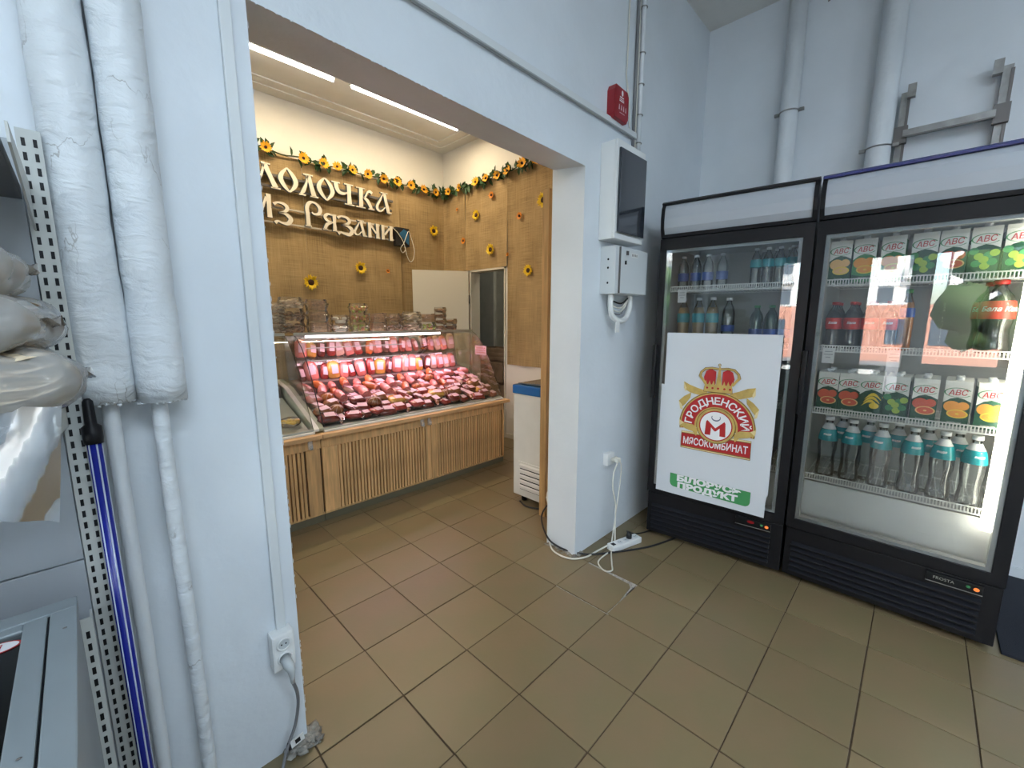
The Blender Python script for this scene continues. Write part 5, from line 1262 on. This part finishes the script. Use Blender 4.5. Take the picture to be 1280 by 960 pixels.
def place(desc, loc, rot, label, group, s_=1):
    t, _ = protos[desc]
    if desc not in used:
        used.add(desc); t.location = loc; t.rotation_euler = rot; t['label'] = label; t['group'] = group; t.scale = (s_,)*3; return t
    return dup(t, loc, rot, label, group, (s_,)*3)
rows = [(1.065, ['flat pack of sliced red meat', 'dark smoked meat pack', 'flat pack of sliced red meat', 'thin brown smoked sausage'], 18, 'front'),
        (1.145, ['dark smoked meat pack', 'golden smoked chicken pack', 'round brown netted ham', 'ham', 'dark dry salami', 'brown smoked brisket pack'], 17, 'second'),
        (1.225, ['brown smoked brisket pack', 'dark smoked meat pack', 'flat pack of sliced red meat', 'pink ham pack', 'curved red smoked sausage'], 17, 'third'),
        (1.305, ['halved orange-cased sausage', 'pink ham pack', 'dark smoked meat pack', 'round netted ham', 'halved pink cooked sausage'], 17, 'fourth'),
        (1.385, ['halved pink cooked sausage', 'halved orange-cased sausage', 'halved pink cooked sausage', 'round netted ham', 'pale liver sausage', 'brown smoked brisket pack'], 17, 'fifth'),
        (1.470, ['halved orange-cased sausage', 'pink ham pack', 'halved pink cooked sausage', 'pale liver sausage'], 16, 'rear')]
slope = math.atan2(.15, .47)
for ri, (y, kinds, n, rn) in enumerate(rows):
    prev = None
    for i in range(n):
        x = CX1-.075-i*(CX1-.385-.14)/(n-1)
        desc = random.choice([k for k in kinds if k in protos and k != prev] or kinds)
        u_ = i/(n-1)
        if ri >= 3 and u_ < .25: desc = random.choice(['pale liver sausage', 'flat pack of sliced red meat', 'pink ham pack'])
        prev = desc
        yy = y+rnd(-.008, .008); s_ = rnd(1.08, 1.36)
        rz = rnd(-.45, .45)+(PI/2 if ('sausage' in desc or 'salami' in desc) else 0)
        if 'halved' in desc: rz = -PI/2+rnd(-.5, .5)
        place(desc, (x+rnd(-.006, .006), yy, tray_z(yy)+.004+(.018 if (i+ri) % 2 else 0)+.006*ri), (slope+.05, 0, rz) if abs(rz) < .6 else (0, -slope if rz > 0 else slope, rz), '%s, %s from doorway end, %s tray row' % (desc, ORD[i], rn), 'meats in the %s row of the tray' % rn, s_)
# standing packs, two tiers against the mirror
stand_k = ['ham_pack', 'x']
def pr_stand(m_, w_, h, d, desc):
    t = thing('vacuum_pack', 'x', 'meat pack'); b = B()
    b.tube([(0, 0, .004), (0, 0, h*.12), (0, 0, h*.5), (0, 0, h*.85), (0, 0, h)], [w_*.30, w_*.46, w_*.5, w_*.46, w_*.25], 12, 0)
    b.v = [(x, y*d/w_, z) for x, y, z in b.v]; b.obj('meat_piece', m_, t)
    c = B(); c.box(-w_*.25, w_*.25, -d*.53, -d*.50, h*.3, h*.78); c.obj('paper_label', 'meat_label', t)
    c = B(); c.box(-w_*.45, w_*.45, -.001, .001, h*.9, h*1.08); c.obj('film_top', 'clear_plastic', t); protos[desc] = (t, w_)
pr_stand('meat_pink', .085, .135, .04, 'pink vacuum pack with pale label')
pr_stand('meat_red', .07, .13, .04, 'red vacuum pack with pale label')
pr_stand('meat_orange', .08, .13, .045, 'orange smoked vacuum pack')
pr_stand('meat_yellow', .09, .125, .05, 'yellow smoked cheese pack')
pr_stand('meat_pale', .075, .135, .04, 'pale sausage vacuum pack')
pr_stand('meat_dark', .07, .13, .04, 'dark sausage vacuum pack')
for tier, (z, y, n) in enumerate(((.880, 1.575, 20), (1.063, 1.60, 20))):
    prev = None
    for i in range(n):
        x = CX1-.12-i*.081
        if x < .47: break
        pool = ['pink vacuum pack with pale label', 'pink vacuum pack with pale label', 'red vacuum pack with pale label', 'orange smoked vacuum pack', 'pale sausage vacuum pack', 'dark sausage vacuum pack', 'yellow smoked cheese pack']
        if i < 4: pool = pool[:1]+pool[4:5]
        desc = random.choice([k for k in pool if k != prev] or pool); prev = desc
        place(desc, (x+rnd(-.006, .006), y+rnd(-.006, .006), z), (R(-12+rnd(-6, 6)), R(rnd(-16, 16)), R(rnd(-20, 20))), '%s, %s from doorway end, %s tier behind tray' % (desc, ORD[i], 'upper' if tier else 'lower'), 'standing packs, %s tier' % ('upper' if tier else 'lower'), rnd(.95, 1.22))
for k in protos:
    if k not in used:
        t = protos[k][0]
        for ch in list(t.children): bpy.data.objects.remove(ch)
        bpy.data.objects.remove(t)

# ---- plastic boxes of sweets on top
def pr_box(fill, desc, W_=.082, D_=.065, H_=.086):
    t = thing('plastic_box', 'x', 'food box')
    def ring(z, w_, d_, c_=.35):
        return [(w_, -d_*(1-c_), z), (w_, d_*(1-c_), z), (w_*(1-c_), d_, z), (-w_*(1-c_), d_, z), (-w_, d_*(1-c_), z), (-w_, -d_*(1-c_), z), (-w_*(1-c_), -d_, z), (w_*(1-c_), -d_, z)]
    def shell(rs):
        b = B(); vs = []; [vs.extend(r_) for r_ in rs]; b.add(vs, [(j*8+k, j*8+(k+1) % 8, (j+1)*8+(k+1) % 8, (j+1)*8+k) for j in range(len(rs)-1) for k in range(8)]); return b
    b = shell([ring(0, W_*.84, D_*.84), ring(H_*.5, W_*.95, D_*.95), ring(H_*.58, W_*1.02, D_*1.02)]); b.add(ring(0, W_*.84, D_*.84), [tuple(range(7, -1, -1))]); b.obj('box_base', 'clear_plastic', t)
    b = shell([ring(H_*.60, W_*1.02, D_*1.02), ring(H_*.64, W_*.95, D_*.95), ring(H_, W_*.85, D_*.85)]); b.add(ring(H_, W_*.85, D_*.85), [tuple(range(8))]); b.obj('box_lid', 'clear_plastic', t)
    c = B(); mats_ = [fill]
    if fill == 'wafer':
        for k in range(5): c.box(-W_*.62+rnd(-.004, .004), W_*.62+rnd(-.004, .004), -D_*.6, D_*.6, .004+k*.015, .0165+k*.015)
    elif fill == 'marshmallow':
        for k in range(10): c.ball((rnd(-.6, .6)*W_, rnd(-.55, .55)*D_, .017+.032*(k % 2)), (.026, .026, .018), 10, 6, 0, .05)
    elif fill in ('candy_green', 'candy_mix'):
        mats_ = ['candy_green', 'candy_mix']
        for k in range(30): c.ball((rnd(-.72, .72)*W_, rnd(-.66, .66)*D_, .014+rnd(0, .042)), (.015, .015, .014), 8, 5, 0 if (rnd(0, 1) < (.7 if fill == 'candy_green' else .2)) else 1, .15)
    else:
        for k in range(26): c.ball((rnd(-.70, .70)*W_, rnd(-.65, .65)*D_, .010+rnd(0, H_-.026)), (.022, .018, .008), 8, 5, 0, .12)
    stuff(c.obj('sweets', mats_, t)); protos[desc] = (t, 2*W_)
for f, d in (('cookie_pale', 'clear box of pale biscuits'), ('wafer', 'clear box of layered wafers'), ('marshmallow', 'clear box of white marshmallows'), ('candy_green', 'clear box of green sweets'), ('candy_mix', 'clear box of mixed red sweets'), ('cookie_brown', 'clear box of brown biscuits')): pr_box(f, d)
pr_box('cookie_brown', 'small clear box of brown biscuits', .056, .05, .056)
TZ = 1.2625
stacks = [(.415, ['cookie_brown', 'cookie_brown', 'cookie_pale'], 1.50), (.598, ['wafer', 'wafer', 'wafer'], 1.50), (.77, ['marshmallow', 'marshmallow'], 1.50), (.925, ['candy_green', 'candy_mix', 'candy_mix'], 1.50), (1.09, ['wafer', 'wafer'], 1.50), (1.245, ['cookie_brown', 'cookie_brown'], 1.50), (1.43, ['cookie_pale', 'cookie_pale'], 1.50), (1.60, ['candy_green', 'wafer'], 1.50), (1.745, ['s', 's', 's', 's'], 1.50), (1.872, ['s', 's'], 1.50)]
names = {'cookie_brown': 'clear box of brown biscuits', 'cookie_pale': 'clear box of pale biscuits', 'wafer': 'clear box of layered wafers', 'marshmallow': 'clear box of white marshmallows', 'candy_green': 'clear box of green sweets', 'candy_mix': 'clear box of mixed red sweets', 's': 'small clear box of brown biscuits'}
lev = {1: ['only'], 2: ['bottom', 'upper'], 3: ['bottom', 'middle', 'topmost'], 4: ['bottom', 'second', 'third', 'topmost']}
for i, (x, st, y) in enumerate(stacks):
    sc_ = {0: 1.0, 1: .96, 2: .78, 6: .98}.get(i, .88) if i not in (8, 9) else .95
    for j, k in enumerate(st):
        d = names[k]; h = (.086 if k != 's' else .056)*sc_
        place(d, (x+rnd(-.004, .004), y+rnd(-.004, .004), TZ+j*(h+.0005)), (0, 0, rnd(-.08, .08)), '%s, %s box of the %s stack from the jamb end' % (d, lev[len(st)][j], ORD[i]), 'plastic sweet boxes on the display case', sc_)
for j in range(3): place(names['cookie_pale'], (.30, 1.53, TZ+j*.07), (0, 0, .1), 'clear box of pale biscuits, %s box of the stack nearest the jamb' % lev[3][j], 'plastic sweet boxes on the display case', .93)
for i, x in enumerate((1.40, 1.21, .80)):
    place(names['cookie_brown'], (x, 1.66, TZ), (0, 0, .05), 'clear box of brown biscuits behind the front stacks, %s from the doorway end' % ORD[i], 'plastic sweet boxes on the display case', .93)
for k in list(protos):
    if k not in used:
        t = protos[k][0]
        try:
            for ch in list(t.children): bpy.data.objects.remove(ch)
            bpy.data.objects.remove(t)
        except ReferenceError: pass

# ---- freezer with blue rim + post
t = thing('ice_cream_freezer', 'white freezer chest with blue rim and louvred vent by the wooden post', 'freezer', (1.50, -.27, 0))
FW = .56
b = B(); b.box(0, .95, 0, FW, .055, .845, 0, .008); b.obj('body', 'freezer_white', t)
b = B(); b.box(-.008, .04, -.005, FW+.005, .83, .895, 0, .008); b.box(.04, .955, FW-.035, FW+.005, .83, .895, 0, .008); b.box(.04, .955, -.005, .035, .83, .895, 0, .008); b.box(.92, .955, .035, FW-.035, .83, .895, 0, .008); b.obj('blue_rim', 'freezer_blue', t)
b = B(); b.add([(.03, .02, .90), (.93, .02, .90), (.93, FW-.02, .90), (.03, FW-.02, .90), (.03, .02, .93), (.93, .02, .93), (.93, FW-.02, .905), (.03, FW-.02, .905)], [(0, 3, 2, 1), (4, 5, 6, 7), (0, 1, 5, 4), (2, 3, 7, 6), (0, 4, 7, 3), (1, 2, 6, 5)]); b.obj('lid', 'freezer_lid', t)
vt = B().box(-.010, 0, .06, FW-.06, .10, .325, 0, .002).obj('vent_frame', 'freezer_white', t)
B().box(-.0115, -.009, .08, FW-.08, .115, .31).obj('vent_gap', 'black_plastic', vt)
for k in range(5): B().prism([(-.012, .0), (-.019, .004), (-.019, .024), (-.010, .034)], .08, FW-.08, 'y').xf(Matrix.Identity(4)).obj('louvre', 'freezer_white', vt, (0, 0, .118+k*.04))
for y in (.06, FW-.06):
    for x in (.06, .88): B().lathe([(.022, 0), (.022, .055)], 12, (x, y, 0)).obj('caster', 'black_plastic', t)
t = B().tube(catmull([(1.50, .22, .01), (1.47, .12, .008), (1.52, .0, .008), (1.6, -.1, .01)]), .006, 6).obj('floor_cable', 'cable_black'); tag(t, 'black cable under the freezer with the blue rim', 'cable')
t = thing('wooden_post', 'square bare wooden post standing between freezer and opening jamb', 'post', (1.440, -.058, 0))
B().box(0, .046, -.012, .038, 0, 1.03, 0, .002).obj('timber', 'wood_post', t); B().box(0.0, .046, -.012, .038, 1.03, 2.17, 0, .002).obj('timber', 'wood_post', t)
# cable plug at post foot
t = B().box(-.012, .012, -.02, .0, 0, .05, 0, .004).obj('plug', 'cable_white', None, (1.405, -.12, .165), (0, R(10), 0)); tag(t, 'white cable plug hanging at the foot of the wooden post', 'plug')

# crates in the corridor
for i, (x, y, z, sx, sy, sz, lab) in enumerate(((2.97, 1.95, 0, .15, .24, .30, 'brown crate on the corridor floor, bottom of its stack'), (2.975, 1.95, .305, .15, .24, .28, 'brown crate second from the corridor floor'), (2.965, 1.96, .59, .15, .24, .26, 'brown crate third from the corridor floor'), (2.97, 1.95, .855, .145, .23, .16, 'brown crate topmost of the corridor stack'))):
    t = thing('crate', lab, 'crate', (x, y, z), rnd(-.05, .05), 'crates in the corridor')
    b = B(); b.box(-sx, sx, -sy, -sy+.015, .0, sz); b.box(-sx, sx, sy-.015, sy, 0, sz); b.box(-sx, -sx+.015, -sy, sy, 0, sz); b.box(sx-.015, sx, -sy, sy, 0, sz); b.box(-sx, sx, -sy, sy, 0, .015); b.obj('crate_body', 'crate_brown', t)
    for q in range(3): B().box(-sx-.006, -sx, -sy, sy, .02+q*sz/3, .02+q*sz/3+sz*.2).obj('slat', 'crate_brown', t)
